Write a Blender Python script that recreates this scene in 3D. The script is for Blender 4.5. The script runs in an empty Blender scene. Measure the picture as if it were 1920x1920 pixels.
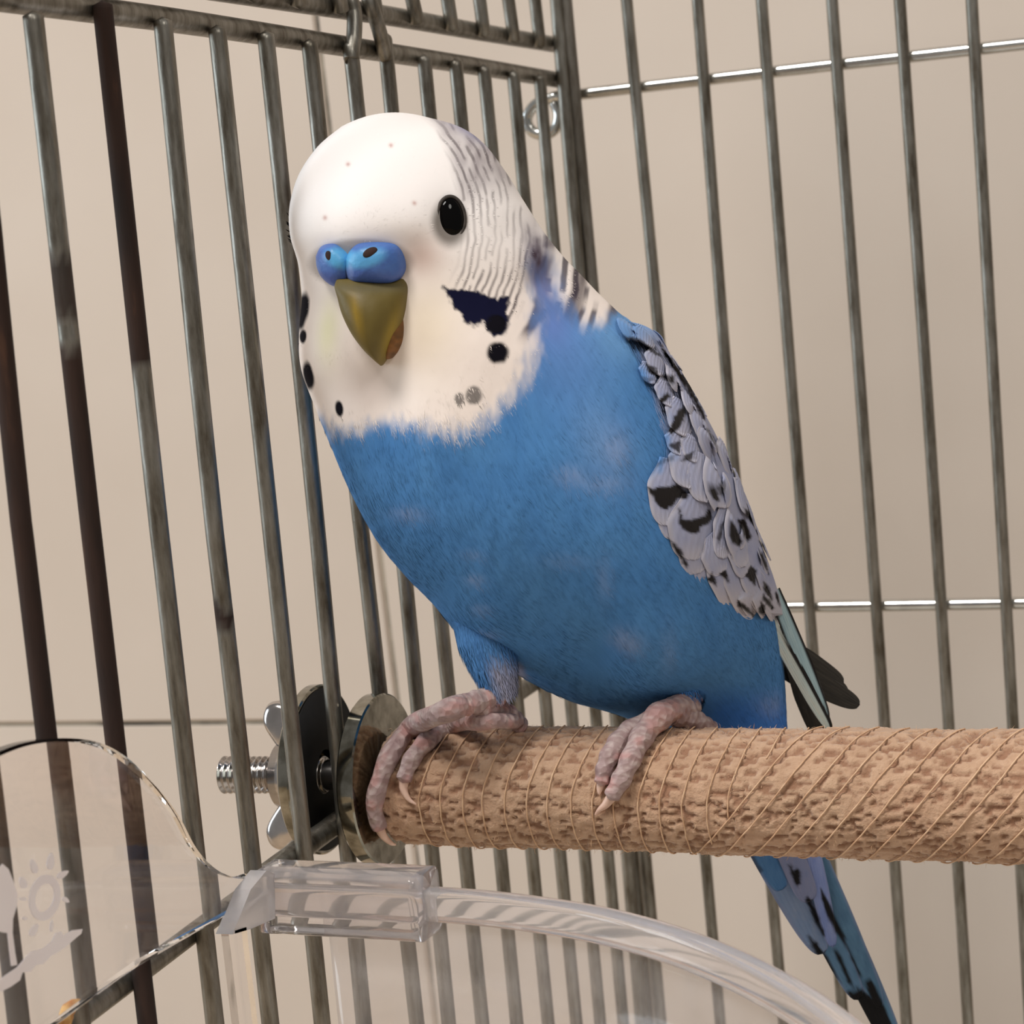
import bpy, math, random
import numpy as np
from mathutils import Vector, Matrix
from mathutils.bvhtree import BVHTree

random.seed(7)
rng = np.random.default_rng(11)
scene = bpy.context.scene
COL = scene.collection

# ------------------------------------------------------------------ camera
F_PX = 3876.34                                   # focal length in pixels of the 1920 x 1920 frame
CAM = np.array([0.130664, -0.419037, 0.0180019])
ROT = np.array([[0.94087284, 0.32618586, -0.091439],      # rows: image right, image down, forward
                [-0.04274028, -0.15346494, -0.98722935],
                [-0.33605293, 0.9327654, -0.13044972]])
cam_data = bpy.data.cameras.new('camera')
cam_data.sensor_width = 36.0
cam_data.lens = F_PX / 1920 * 36.0
cam_data.clip_start = 0.01
cam_data.dof.use_dof = True
cam_data.dof.focus_distance = 0.285
cam_data.dof.aperture_fstop = 60.0
cam = bpy.data.objects.new('camera', cam_data)
COL.objects.link(cam)
r_, d_, f_ = ROT
cam.matrix_world = Matrix(((r_[0], -d_[0], -f_[0], CAM[0]),
                           (r_[1], -d_[1], -f_[1], CAM[1]),
                           (r_[2], -d_[2], -f_[2], CAM[2]),
                           (0, 0, 0, 1)))
scene.camera = cam

# ------------------------------------------------------------------ world, lamps, exposure
world = bpy.data.worlds.new('room_ambient')
scene.world = world
world.use_nodes = True
bgn = world.node_tree.nodes['Background']
bgn.inputs['Color'].default_value = (1.0, 0.97, 0.945, 1)
bgn.inputs['Strength'].default_value = 0.26

def area_lamp(name, loc, target, size, power, color):
    ld = bpy.data.lights.new(name, 'AREA')
    ld.shape = 'DISK'
    ld.size = size
    ld.energy = power
    ld.color = color
    o = bpy.data.objects.new(name, ld)
    COL.objects.link(o)
    o.location = loc
    o.rotation_euler = (Vector(target) - Vector(loc)).to_track_quat('-Z', 'Y').to_euler()
    return o
area_lamp('ceiling_lamp', (-0.30, -0.95, 1.45), (0.02, -0.1, 0), 0.55, 26.0, (1.0, 0.965, 0.93))
area_lamp('room_lamp', (1.10, -1.35, 1.30), (0.05, -0.1, 0), 0.5, 8.0, (1.0, 0.96, 0.90))
area_lamp('window_light', (-1.50, -0.55, 0.25), (0, -0.1, 0), 0.9, 10.0, (0.78, 0.90, 1.0))

vs = scene.view_settings
vs.view_transform = 'Standard'
vs.look = 'None'
vs.exposure = 0.0
vs.gamma = 1.0
vs.use_curve_mapping = False

# ------------------------------------------------------------------ helpers
def srgb(r, g, b):
    def c(v):
        v /= 255.0
        return v / 12.92 if v <= 0.04045 else ((v + 0.055) / 1.055) ** 2.4
    return np.array([c(r), c(g), c(b)])

def ray(u, v):
    return ROT.T @ np.array([(u - 960) / F_PX, (v - 960) / F_PX, 1.0])

def at_depth(u, v, d):                # pixel(s) + distance along the view axis -> world
    u = np.asarray(u, float); v = np.asarray(v, float); d = np.asarray(d, float)
    q = np.stack([(u - 960) / F_PX * d, (v - 960) / F_PX * d, d + 0 * u], -1)
    return q @ ROT + CAM

def on_plane(u, v, axis, val):        # pixel -> point on the plane world[axis] = val
    d = ray(u, v)
    return CAM + d * ((val - CAM[axis]) / d[axis])

def project(P):
    q = (np.asarray(P) - CAM) @ ROT.T
    return q[..., 0] / q[..., 2] * F_PX + 960, q[..., 1] / q[..., 2] * F_PX + 960, q[..., 2]

def hash2(i, j):
    n = (i.astype(np.int64) * 374761393 + j.astype(np.int64) * 668265263) & 0x7fffffff
    n = ((n ^ (n >> 13)) * 1274126177) & 0x7fffffff
    return ((n ^ (n >> 16)) & 0xffff) / 65535.0

def vnoise(x, y):
    x = np.asarray(x, float); y = np.asarray(y, float)
    xi = np.floor(x); yi = np.floor(y); fx = x - xi; fy = y - yi
    fx = fx * fx * (3 - 2 * fx); fy = fy * fy * (3 - 2 * fy)
    a = hash2(xi, yi); b = hash2(xi + 1, yi); c = hash2(xi, yi + 1); d = hash2(xi + 1, yi + 1)
    return (a * (1 - fx) + b * fx) * (1 - fy) + (c * (1 - fx) + d * fx) * fy

def fnoise(x, y, n=3):
    s = 0; a = 0.5; t = 0
    for k in range(n):
        s = s + a * vnoise(x * 2 ** k + 17.3 * k, y * 2 ** k - 9.1 * k); t += a; a *= 0.5
    return s / t

def sstep(a, b, x):
    t = np.clip((x - a) / (b - a), 0, 1)
    return t * t * (3 - 2 * t)

def mix(a, b, w):
    w = np.asarray(w)[..., None]
    return a * (1 - w) + b * w

def catmull(pts, t):                  # pts (n, k), t in [0, n-1]
    pts = np.asarray(pts, float); t = np.asarray(t, float)
    n = len(pts); i = np.clip(np.floor(t).astype(int), 0, n - 2); f = (t - i)[..., None]
    p0 = pts[np.clip(i - 1, 0, n - 1)]; p1 = pts[i]; p2 = pts[i + 1]; p3 = pts[np.clip(i + 2, 0, n - 1)]
    return 0.5 * (2 * p1 + (p2 - p0) * f + (2 * p0 - 5 * p1 + 4 * p2 - p3) * f ** 2 + (3 * p1 - p0 - 3 * p2 + p3) * f ** 3)

def curve_pts(pts, n):
    return catmull(pts, np.linspace(0, len(pts) - 1, n))

def unit(v):
    v = np.asarray(v, float)
    return v / (np.linalg.norm(v, axis=-1, keepdims=True) + 1e-12)

def grid_faces(nr, nc, wrap=False):
    i = np.arange(nr - 1)[:, None]; j = np.arange(nc if wrap else nc - 1)[None, :]
    jn = (j + 1) % nc
    return np.stack([i * nc + j, i * nc + jn, (i + 1) * nc + jn, (i + 1) * nc + j], -1).reshape(-1, 4)

def new_mesh(name, verts, faces, mat, parent=None, colors=None, smooth=True, attrs=None):
    """one mesh object; faces: array of quads / tris or list of such arrays / lists"""
    verts = np.asarray(verts, float).reshape(-1, 3)
    me = bpy.data.meshes.new(name)
    if isinstance(faces, np.ndarray):
        faces = [faces]
    loops = []; sizes = []
    for f in faces:
        if isinstance(f, np.ndarray) and f.ndim == 2:
            loops.append(f.reshape(-1)); sizes.append(np.full(len(f), f.shape[1]))
        else:
            loops.append(np.array(f)); sizes.append(np.array([len(f)]))
    loops = np.concatenate(loops).astype(np.int32); sizes = np.concatenate(sizes).astype(np.int32)
    me.vertices.add(len(verts)); me.vertices.foreach_set('co', verts.astype(np.float32).ravel())
    me.loops.add(len(loops)); me.loops.foreach_set('vertex_index', loops)
    me.polygons.add(len(sizes))
    me.polygons.foreach_set('loop_start', np.concatenate([[0], np.cumsum(sizes)[:-1]]).astype(np.int32))
    me.polygons.foreach_set('loop_total', sizes)
    me.update(calc_edges=True); me.validate()
    me.polygons.foreach_set('use_smooth', np.full(len(me.polygons), smooth))
    if colors is not None:
        a = me.attributes.new('Col', 'FLOAT_COLOR', 'POINT')
        c = np.ones((len(verts), 4), np.float32); c[:, :3] = np.clip(colors, 0, 1)
        a.data.foreach_set('color', c.ravel())
    for k, arr in (attrs or {}).items():
        arr = np.asarray(arr, np.float32)
        if arr.ndim == 2:
            a = me.attributes.new(k, 'FLOAT_VECTOR', 'POINT'); a.data.foreach_set('vector', arr.ravel())
        else:
            a = me.attributes.new(k, 'FLOAT', 'POINT'); a.data.foreach_set('value', arr)
    me.update()
    if mat and 'acrylic' in mat.name:            # closed shells: normals must point out
        import bmesh
        bm = bmesh.new(); bm.from_mesh(me); bmesh.ops.recalc_face_normals(bm, faces=bm.faces); bm.to_mesh(me); bm.free()
    o = bpy.data.objects.new(name, me)
    COL.objects.link(o)
    if mat: me.materials.append(mat)
    if parent: adopt(o, parent)
    return o

WORLD = {}
def adopt(o, parent):
    o.parent = parent
    o.matrix_parent_inverse = Matrix.Translation(-Vector(WORLD.get(parent.name, (0, 0, 0))))

def thing(name, loc, label, cat, group=None):
    o = bpy.data.objects.new(name, None)
    COL.objects.link(o); o.location = loc; o.empty_display_size = 0.01
    WORLD[o.name] = tuple(loc)
    o['label'] = label; o['category'] = cat
    if group: o['group'] = group
    return o

def frames(path):
    path = np.asarray(path, float)
    T = unit(np.gradient(path, axis=0))
    ref = np.array([0.3, 0.2, 0.93]); 
    if abs(T[0] @ ref) > 0.9: ref = np.array([0.9, 0.3, 0.1])
    A = []; a = unit(ref - T[0] * (T[0] @ ref))
    for t in T:
        a = unit(a - t * (t @ a)); A.append(a)
    A = np.array(A); B = np.cross(T, A)
    return T, A, B

def tube_data(path, rad, ns=12, cap=True, flat=None):
    path = np.asarray(path, float); n = len(path)
    rad = np.broadcast_to(np.asarray(rad, float), (n,))
    T, A, B = frames(path)
    th = np.arange(ns) * 2 * math.pi / ns
    V = path[:, None] + rad[:, None, None] * (A[:, None] * np.cos(th)[None, :, None] + B[:, None] * np.sin(th)[None, :, None])
    V = V.reshape(-1, 3); F = [grid_faces(n, ns, True)]
    if cap:
        k = len(V)
        V = np.concatenate([V, path[:1] - T[:1] * rad[0] * 0.5, path[-1:] + T[-1:] * rad[-1] * 0.5])
        j = np.arange(ns); jn = (j + 1) % ns; o = (n - 1) * ns
        F.append(np.stack([jn, j, np.full(ns, k)], -1)); F.append(np.stack([o + j, o + jn, np.full(ns, k + 1)], -1))
    return V, F

def tube(name, path, rad, mat, parent=None, ns=12, attrs=None, colors=None):
    V, F = tube_data(path, rad, ns)
    return new_mesh(name, V, F, mat, parent, attrs=attrs, colors=colors)

def merge(parts):
    V = []; F = []; k = 0
    for v, f in parts:
        V.append(v)
        for q in (f if isinstance(f, list) else [f]):
            F.append(np.asarray(q) + k)
        k += len(v)
    return np.concatenate(V), F

def box_data(lo, hi, bev=0.0):
    lo = np.asarray(lo, float); hi = np.asarray(hi, float)
    if bev <= 0:
        c = np.array([[x, y, z] for x in (lo[0], hi[0]) for y in (lo[1], hi[1]) for z in (lo[2], hi[2])])
        f = np.array([[0, 1, 3, 2], [4, 6, 7, 5], [0, 4, 5, 1], [2, 3, 7, 6], [0, 2, 6, 4], [1, 5, 7, 3]])
        return c, f
    import bmesh
    bm = bmesh.new(); bmesh.ops.create_cube(bm, size=1)
    for v in bm.verts:
        v.co = Vector([(lo[i] + hi[i]) / 2 + v.co[i] * (hi[i] - lo[i]) for i in range(3)])
    bmesh.ops.bevel(bm, geom=list(bm.edges), offset=bev, segments=3, affect='EDGES', profile=0.5)
    bmesh.ops.triangulate(bm, faces=bm.faces)
    bm.verts.ensure_lookup_table()
    c = np.array([v.co[:] for v in bm.verts]); f = np.array([[v.index for v in p.verts] for p in bm.faces])
    bm.free()
    return c, f

def prism_data(poly, off):            # closed 3-D polygon extruded by off
    poly = np.asarray(poly, float); n = len(poly); off = np.asarray(off, float)
    V = np.concatenate([poly, poly + off]); j = np.arange(n); jn = (j + 1) % n
    return V, [list(range(n))[::-1], list(range(n, 2 * n)), np.stack([j, jn, jn + n, j + n], -1)]

# ------------------------------------------------------------------ materials
def material(name):
    m = bpy.data.materials.new(name); m.use_nodes = True
    nt = m.node_tree; b = nt.nodes['Principled BSDF']
    return m, nt, b

def link(nt, a, b): nt.links.new(a, b)

def node(nt, kind, **kw):
    n = nt.nodes.new(kind)
    for k, v in kw.items():
        if k in n.inputs: n.inputs[k].default_value = v
        else: setattr(n, k, v)
    return n

def bump(nt, b, src, strength, dist):
    bn = node(nt, 'ShaderNodeBump'); bn.inputs['Strength'].default_value = strength; bn.inputs['Distance'].default_value = dist
    link(nt, src, bn.inputs['Height']); link(nt, bn.outputs['Normal'], b.inputs['Normal'])

def ramp(nt, src, stops):
    r = node(nt, 'ShaderNodeValToRGB'); e = r.color_ramp.elements
    while len(e) < len(stops): e.new(0.5)
    for k, (p, c) in enumerate(stops):
        e[k].position = p; e[k].color = (*c, 1)
    link(nt, src, r.inputs['Fac'])
    return r.outputs['Color']

def mat_noise(name, c1, c2, scale, rough=0.6, metal=0.0, bstr=0.0, bdist=0.001, detail=4, lo=0.35, hi=0.65, spec=None):
    m, nt, b = material(name)
    tc = node(nt, 'ShaderNodeTexCoord'); n = node(nt, 'ShaderNodeTexNoise'); n.inputs['Scale'].default_value = scale; n.inputs['Detail'].default_value = detail
    link(nt, tc.outputs['Object'], n.inputs['Vector'])
    link(nt, ramp(nt, n.outputs['Fac'], [(lo, tuple(c1)), (hi, tuple(c2))]), b.inputs['Base Color'])
    b.inputs['Roughness'].default_value = rough; b.inputs['Metallic'].default_value = metal
    if spec is not None: b.inputs['Specular IOR Level'].default_value = spec
    if bstr: bump(nt, b, n.outputs['Fac'], bstr, bdist)
    return m

def mat_attr(name, rough=0.7, spec=0.2, sheen=0.0, nattr=None, noise=None):
    m, nt, b = material(name)
    a = node(nt, 'ShaderNodeAttribute'); a.attribute_name = 'Col'
    link(nt, a.outputs['Color'], b.inputs['Base Color'])
    b.inputs['Roughness'].default_value = rough; b.inputs['Specular IOR Level'].default_value = spec
    b.inputs['Sheen Weight'].default_value = sheen
    if nattr:
        s = node(nt, 'ShaderNodeAttribute'); s.attribute_name = nattr
        link(nt, s.outputs['Vector'], b.inputs['Normal'])
    if noise:
        tc = node(nt, 'ShaderNodeTexCoord'); n = node(nt, noise[0]); n.inputs['Scale'].default_value = noise[1]
        link(nt, tc.outputs['Object'], n.inputs['Vector'])
        bump(nt, b, n.outputs[noise[4] if len(noise) > 4 else 0], noise[2], noise[3])
    return m

M = {}
M['wall'] = mat_noise('painted_wall', srgb(198, 185, 172), srgb(205, 193, 181), 9, 0.75, bstr=0.05, bdist=0.002, spec=0.2)
M['joint'] = mat_noise('grey_joint', srgb(96, 92, 84), srgb(176, 168, 154), 40, 0.9, lo=0.4, hi=0.6)
M['floor'] = mat_noise('floor_vinyl', srgb(170, 150, 125), srgb(190, 170, 145), 12, 0.6)
M['tray'] = mat_noise('plastic_tray', srgb(205, 200, 190), srgb(215, 210, 202), 30, 0.4)

def wire_material():
    m, nt, b = material('galvanised_wire')
    tc = node(nt, 'ShaderNodeTexCoord'); mp = node(nt, 'ShaderNodeMapping'); mp.inputs['Scale'].default_value = (1, 1, 0.18)
    n = node(nt, 'ShaderNodeTexNoise'); n.inputs['Scale'].default_value = 520; n.inputs['Detail'].default_value = 5; n.inputs['Roughness'].default_value = 0.65
    link(nt, tc.outputs['Object'], mp.inputs['Vector']); link(nt, mp.outputs['Vector'], n.inputs['Vector'])
    met = ramp(nt, n.outputs['Fac'], [(0.3, tuple(srgb(88, 80, 68))), (0.52, tuple(srgb(132, 128, 119))), (0.75, tuple(srgb(160, 157, 150)))])
    n2 = node(nt, 'ShaderNodeTexNoise'); n2.inputs['Scale'].default_value = 300; n2.inputs['Detail'].default_value = 4
    link(nt, mp.outputs['Vector'], n2.inputs['Vector'])
    rus = ramp(nt, n2.outputs['Fac'], [(0.3, tuple(srgb(24, 13, 9))), (0.62, tuple(srgb(48, 29, 20))), (0.85, tuple(srgb(104, 68, 46)))])
    at = node(nt, 'ShaderNodeAttribute'); at.attribute_name = 'rust'
    mx = node(nt, 'ShaderNodeMix'); mx.data_type = 'RGBA'
    link(nt, at.outputs['Fac'], mx.inputs['Factor']); link(nt, met, mx.inputs[6]); link(nt, rus, mx.inputs[7])
    link(nt, mx.outputs[2], b.inputs['Base Color'])
    mt = node(nt, 'ShaderNodeMath'); mt.operation = 'MULTIPLY_ADD'; mt.inputs[1].default_value = -0.9; mt.inputs[2].default_value = 0.9
    link(nt, at.outputs['Fac'], mt.inputs[0]); link(nt, mt.outputs[0], b.inputs['Metallic'])
    rg = node(nt, 'ShaderNodeMath'); rg.operation = 'MULTIPLY_ADD'; rg.inputs[1].default_value = 0.5; rg.inputs[2].default_value = 0.40
    link(nt, at.outputs['Fac'], rg.inputs[0]); link(nt, rg.outputs[0], b.inputs['Roughness'])
    bump(nt, b, n.outputs['Fac'], 0.35, 0.0004)
    return m
M['wire'] = wire_material()
M['chrome'] = mat_noise('bright_wire', srgb(196, 196, 192), srgb(212, 212, 208), 300, 0.2, 1.0, 0.1, 0.0003)
M['washer'] = mat_noise('zinc_washer', srgb(112, 108, 96), srgb(156, 153, 142), 420, 0.09, 1.0, 0.04, 0.0002)
M['steel'] = mat_noise('steel_bolt', srgb(176, 170, 166), srgb(200, 194, 190), 200, 0.16, 1.0)

def clear_material(name, col=(1, 0.985, 0.985), rough=0.02):
    m, nt, b = material(name)
    b.inputs['Base Color'].default_value = (*col, 1)
    b.inputs['Roughness'].default_value = rough
    b.inputs['IOR'].default_value = 1.46
    b.inputs['Transmission Weight'].default_value = 1.0
    tc = node(nt, 'ShaderNodeTexCoord'); n = node(nt, 'ShaderNodeTexNoise'); n.inputs['Scale'].default_value = 60
    link(nt, tc.outputs['Object'], n.inputs['Vector']); bump(nt, b, n.outputs['Fac'], 0.04, 0.001)
    return m
M['clear'] = clear_material('clear_acrylic')
def milky(name, tr, rough):
    m = clear_material(name, (0.95, 0.91, 0.91), rough)
    m.node_tree.nodes['Principled BSDF'].inputs['Transmission Weight'].default_value = tr
    return m
M['milky'] = milky('milky_acrylic', 0.78, 0.05)
M['frost'] = milky('frosted_acrylic', 0.62, 0.25)
def thin_sheet(name):                 # thin clear sheet: light passes straight, a little haze and gloss
    m, nt, b = material(name)
    nt.nodes.remove(b); out = nt.nodes['Material Output']
    tr = node(nt, 'ShaderNodeBsdfTransparent'); tr.inputs['Color'].default_value = (0.96, 0.95, 0.95, 1)
    df = node(nt, 'ShaderNodeBsdfDiffuse'); df.inputs['Color'].default_value = (0.9, 0.86, 0.86, 1)
    gl = node(nt, 'ShaderNodeBsdfGlossy'); gl.inputs['Roughness'].default_value = 0.08
    lw = node(nt, 'ShaderNodeLayerWeight'); lw.inputs['Blend'].default_value = 0.25
    fr = node(nt, 'ShaderNodeMath'); fr.operation = 'MULTIPLY'; fr.inputs[1].default_value = 0.22; link(nt, lw.outputs['Facing'], fr.inputs[0])
    tc = node(nt, 'ShaderNodeTexCoord'); n = node(nt, 'ShaderNodeTexNoise'); n.inputs['Scale'].default_value = 90; n.inputs['Detail'].default_value = 5
    link(nt, tc.outputs['Object'], n.inputs['Vector'])
    sc = node(nt, 'ShaderNodeMapRange'); sc.inputs['From Min'].default_value = 0.3; sc.inputs['From Max'].default_value = 0.7; sc.inputs['To Min'].default_value = 0.03; sc.inputs['To Max'].default_value = 0.13
    link(nt, n.outputs['Fac'], sc.inputs['Value'])
    m1 = node(nt, 'ShaderNodeMixShader'); m2 = node(nt, 'ShaderNodeMixShader')
    link(nt, sc.outputs['Result'], m1.inputs[0]); link(nt, tr.outputs[0], m1.inputs[1]); link(nt, df.outputs[0], m1.inputs[2])
    link(nt, fr.outputs[0], m2.inputs[0]); link(nt, m1.outputs[0], m2.inputs[1]); link(nt, gl.outputs[0], m2.inputs[2])
    link(nt, m2.outputs[0], out.inputs['Surface'])
    return m
M['haze'] = thin_sheet('hazy_acrylic')
M['clear_frost'] = clear_material('scuffed_acrylic', rough=0.22)
M['print'] = mat_noise('white_print', srgb(246, 236, 236), srgb(252, 244, 244), 80, 0.6)
M['clear_block'] = milky('block_acrylic', 0.88, 0.03)
M['washer_shade'] = mat_noise('shade_black', srgb(10, 9, 9), srgb(20, 18, 17), 300, 0.6, spec=0.3)  # black that paints the shade on the rear washer's face

# ------------------------------------------------------------------ room
WALL_Y = 0.10
FLOOR_Z = -0.236
wall = new_mesh('wall_back', *box_data((-0.75, WALL_Y + 0.0012, FLOOR_Z), (0.75, WALL_Y + 0.02, 0.7)), M['joint'], smooth=False)
wall['kind'] = 'structure'
s0 = on_plane(600, 100, 1, WALL_Y); s1 = on_plane(742, 1290, 1, WALL_Y); h0 = on_plane(240, 1357, 1, WALL_Y)
def seam_x(z):
    return s0[0] + (s1[0] - s0[0]) * (z - s0[2]) / (s1[2] - s0[2])
def wall_panel(xl0, xl1, xr0, xr1, z0, z1):       # left x at bottom/top, right x at bottom/top
    f = [(xl0, z0), (xr0, z0), (xr1, z1), (xl1, z1)]
    V = np.array([(x, WALL_Y, z) for x, z in f])
    c = V.mean(0); V2 = V + unit(V - c) * 0.0009; V2[:, 1] += 0.0009
    V3 = V2.copy(); V3[:, 1] = WALL_Y + 0.004
    VV = np.concatenate([V, V2, V3]); j = np.arange(4); jn = (j + 1) % 4
    F = [np.array([[0, 1, 2, 3]]), np.stack([j, j + 4, jn + 4, jn], -1), np.stack([j + 4, j + 8, jn + 8, jn + 4], -1)]
    return new_mesh('wall_panel', VV, F, M['wall'], wall, smooth=False)
g = 0.0011; zt = 0.69; hz = h0[2]
wall_panel(-0.74, -0.74, seam_x(hz) - g, seam_x(zt) - g, hz + g, zt)
wall_panel(-0.74, -0.74, seam_x(FLOOR_Z) - g, seam_x(hz) - g, FLOOR_Z + 0.002, hz - g)
wall_panel(seam_x(FLOOR_Z) + g, seam_x(zt) + g, 0.74, 0.74, FLOOR_Z + 0.002, zt)
fl = new_mesh('floor', *box_data((-0.75, -1.3, FLOOR_Z - 0.02), (0.75, WALL_Y + 0.02, FLOOR_Z)), M['floor'], smooth=False)
fl['kind'] = 'structure'

# ------------------------------------------------------------------ cage
cage = thing('bird_cage', (0.16, -0.17, FLOOR_Z), 'weathered galvanised wire bird cage with rust-browned vertical bars around the blue budgie', 'cage')
ZT, ZB = 0.155, -0.226
WR = 0.00126
def wire_pts(axis, val, pts):
    return np.array([on_plane(u, v, axis, val) for u, v in pts])
def bar(path, rad=WR, rust=None, n=90, seed=0, name='bar', mat='wire'):
    P = curve_pts(path, n) if len(path) > 2 else np.linspace(path[0], path[1], n)
    V, F = tube_data(P, rad, 12)
    U, Vv, _ = project(V)
    base = 0.10 * sstep(0.6, 0.8, fnoise(V[:, 2] * 140 + seed * 7.7, V[:, 0] * 500 + seed))
    r = base
    if rust:
        for (v0, v1, amt) in rust:
            edge = 45 * (fnoise(V[:, 2] * 260 + seed, (V[:, 0] + V[:, 1]) * 700) - 0.5)
            r = np.maximum(r, amt * sstep(v0 - 10, v0 + 10, Vv + edge) * (1 - sstep(v1 - 10, v1 + 10, Vv + edge)))
    return new_mesh(name, V, F, M[mat], cage, attrs={'rust': np.clip(r, 0, 1)})

LEFT = {0: ((-55, 50), (31, 900), (85, 1361)), 1: ((62, 30), (160, 900), (215, 1381)), 2: ((192, 10), (288, 900), (340, 1361)),
        3: ((305, 40), (392, 900), (444, 1361)), 4: ((407, 55), (498, 900), (546, 1361)), 5: ((498, 65), (585, 900), (629, 1361)),
        6: ((580, 80), (667, 900), (703, 1220)), 7: ((664, 150), (730, 780), (773, 1220)), 8: ((727, 130), (788, 780), (833, 1220)),
        9: ((795, 108), (865, 840), (938, 1598)), 10: ((854, 116), (928, 880), (997, 1598)), 11: ((907, 127), (981, 880), (1050, 1598)),
        12: ((962, 137), (1030, 880), (1096, 1598)), 13: ((1012, 145), (1038, 450), (1140, 1598))}
RUST = {-1: [(200, 2500, 0.75)], 0: [(400, 1500, 1.0), (1500, 1900, 0.45)], 1: [(474, 600, 0.9), (650, 2500, 1.0)], 2: [(-400, 690, 1.0)], 3: [(430, 438, 0.9), (1135, 1175, 1.0)]}
def left_at_z(k, P, z):
    a, b = P[0], P[-1]
    return a + (b - a) * ((z - a[2]) / (b[2] - a[2]))
hookP = {}
for k, pts in LEFT.items():
    P = wire_pts(0, 0.0, pts)
    lo = P[-1] + (P[-1] - P[-2]) * ((ZB - P[-1][2]) / (P[-1][2] - P[-2][2]))
    path = np.concatenate([P, lo[None]])
    if k in (7, 8):                                   # the two wires that run on into the clasp
        if k == 7:
            top = [on_plane(648, -16, 0, -0.0022), on_plane(656, -4, 0, 0.0), on_plane(664, 24, 0, 0.0006), on_plane(664, 66, 0, 0.0006), on_plane(659, 108, 0, 0.0003)]
        else:
            top = [on_plane(682, -22, 0, -0.0022), on_plane(690, -6, 0, 0.0), on_plane(704, 34, 0, 0.0006), on_plane(715, 72, 0, 0.0006), on_plane(722, 104, 0, 0.0003)]
        path = np.concatenate([np.array(top), path])
    bar(path, rust=RUST.get(k), seed=k, n=140)
# one more bar this side of the frame edge
d01 = wire_pts(0, 0.0, LEFT[0]) - (wire_pts(0, 0.0, LEFT[1]) - wire_pts(0, 0.0, LEFT[0]))
d01 = np.array([on_plane(-100, 900, 0, 0), on_plane(-50, 1361, 0, 0), on_plane(14, 1900, 0, 0)])
lo = d01[-1] + (d01[-1] - d01[0]) * ((ZB - d01[-1][2]) / (d01[-1][2] - d01[0][2])); up = d01[0] + (d01[0] - d01[-1]) * ((0.048 - d01[0][2]) / (d01[0][2] - d01[-1][2]))
bar(np.array([up, d01[0], d01[1], d01[2], lo]), rust=RUST[-1], seed=31)
# short bars above the gap
for k, (u0, v0, u1, v1) in enumerate([(632, -20, 640, 22), (697, -20, 706, 30), (771, -10, 783, 42), (838, -10, 848, 55), (898, -10, 908, 66), (952, -10, 964, 76), (1002, -8, 1013, 86),
                                      (470, -60, 476, -2), (556, -50, 562, 10), (360, -70, 366, -18), (250, -80, 255, -32), (130, -90, 135, -46)]):
    a = on_plane(u0, v0, 0, 0); b = on_plane(u1, v1, 0, 0)
    t = a + (a - b) * ((ZT - a[2]) / (a[2] - b[2]))
    bar(np.array([t, b]), seed=40 + k, n=40)
# corner wires
for k, (pa, pb, rad) in enumerate([((1045, 20), (1176, 1600), 0.0014), ((1052, 20), (1190, 1600), 0.0010)]):
    a = on_plane(*pa, 0, 0.0004); b = on_plane(*pb, 0, 0.0004)
    bar(np.array([a + (a - b) * ((ZT - a[2]) / (a[2] - b[2])), b + (b - a) * ((ZB - b[2]) / (b[2] - a[2]))]), rad, seed=60 + k)
a = on_plane(1062, 20, 1, -0.0006); b = on_plane(1209, 1600, 1, -0.0006)
bar(np.array([a + (a - b) * ((ZT - a[2]) / (a[2] - b[2])), b + (b - a) * ((ZB - b[2]) / (b[2] - a[2]))]), 0.0014, seed=66, rust=[(-500, 1350, 0.30)])
# right panel bars
RIGHT = [((1175, 0), (1235, 623), (1324, 1620)), ((1308, 0), (1370, 800), (1443, 1620)), ((1428, 0), (1490, 800), (1557, 1620)),
         ((1560, 0), (1617, 780), (1678, 1620)), ((1687, 0), (1741, 780), (1796, 1620)), ((1822, 0), (1862, 700), (1914, 1620)), ((1950, 0), (1985, 700), (2030, 1620)), ((2080, 0), (2112, 700), (2150, 1620))]
for k, pts in enumerate(RIGHT):
    P = wire_pts(1, 0.0, pts)
    t = P[0] + (P[0] - P[1]) * ((ZT - P[0][2]) / (P[0][2] - P[1][2])); lo = P[-1] + (P[-1] - P[-2]) * ((ZB - P[-1][2]) / (P[-1][2] - P[-2][2]))
    bar(np.concatenate([t[None], P, lo[None]]), 0.00122, seed=80 + k)
# the panels run on beyond the frame
xe = on_plane(2080, 0, 1, 0.0)[0]
for k in range(1, 13):
    bar(np.array([(xe + 0.0137 * k - 0.003, 0, ZT), (xe + 0.0137 * k, 0, ZB)]), 0.00122, seed=140 + k, n=60)
ye = on_plane(-50, 1361, 0, 0.0)[1]
for k in range(1, 5):
    bar(np.array([(0, ye - 0.0157 * k, 0.049), (0, ye - 0.0157 * k, ZB)]), seed=160 + k, n=60)
# rails of the left panel (outside the bars)
def rail(axis, val, pts, rad, ext0=0.0, ext1=0.0, mat='wire', seed=0, name='rail', rust=None):
    P = wire_pts(axis, val, pts)
    a = P[0] + unit(P[0] - P[1]) * ext0; b = P[-1] + unit(P[-1] - P[-2]) * ext1
    return bar(np.concatenate([a[None], P, b[None]]) if ext0 or ext1 else P, rad, seed=seed, name=name, mat=mat, rust=rust, n=120)
rail(0, -0.0025, [(109, 10), (365, 44), (674, 91), (870, 121), (1046, 150)], 0.00165, 0.09, 0.001, seed=101)
rail(0, -0.0025, [(560, 4), (747, 33), (900, 60), (1042, 84)], 0.00165, 0.12, 0.001, seed=102)
rail(0, -0.0025, [(170, 1886), (600, 1566), (945, 1318), (1003, 1278)], 0.0017, 0.09, 0.028, seed=103)
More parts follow.
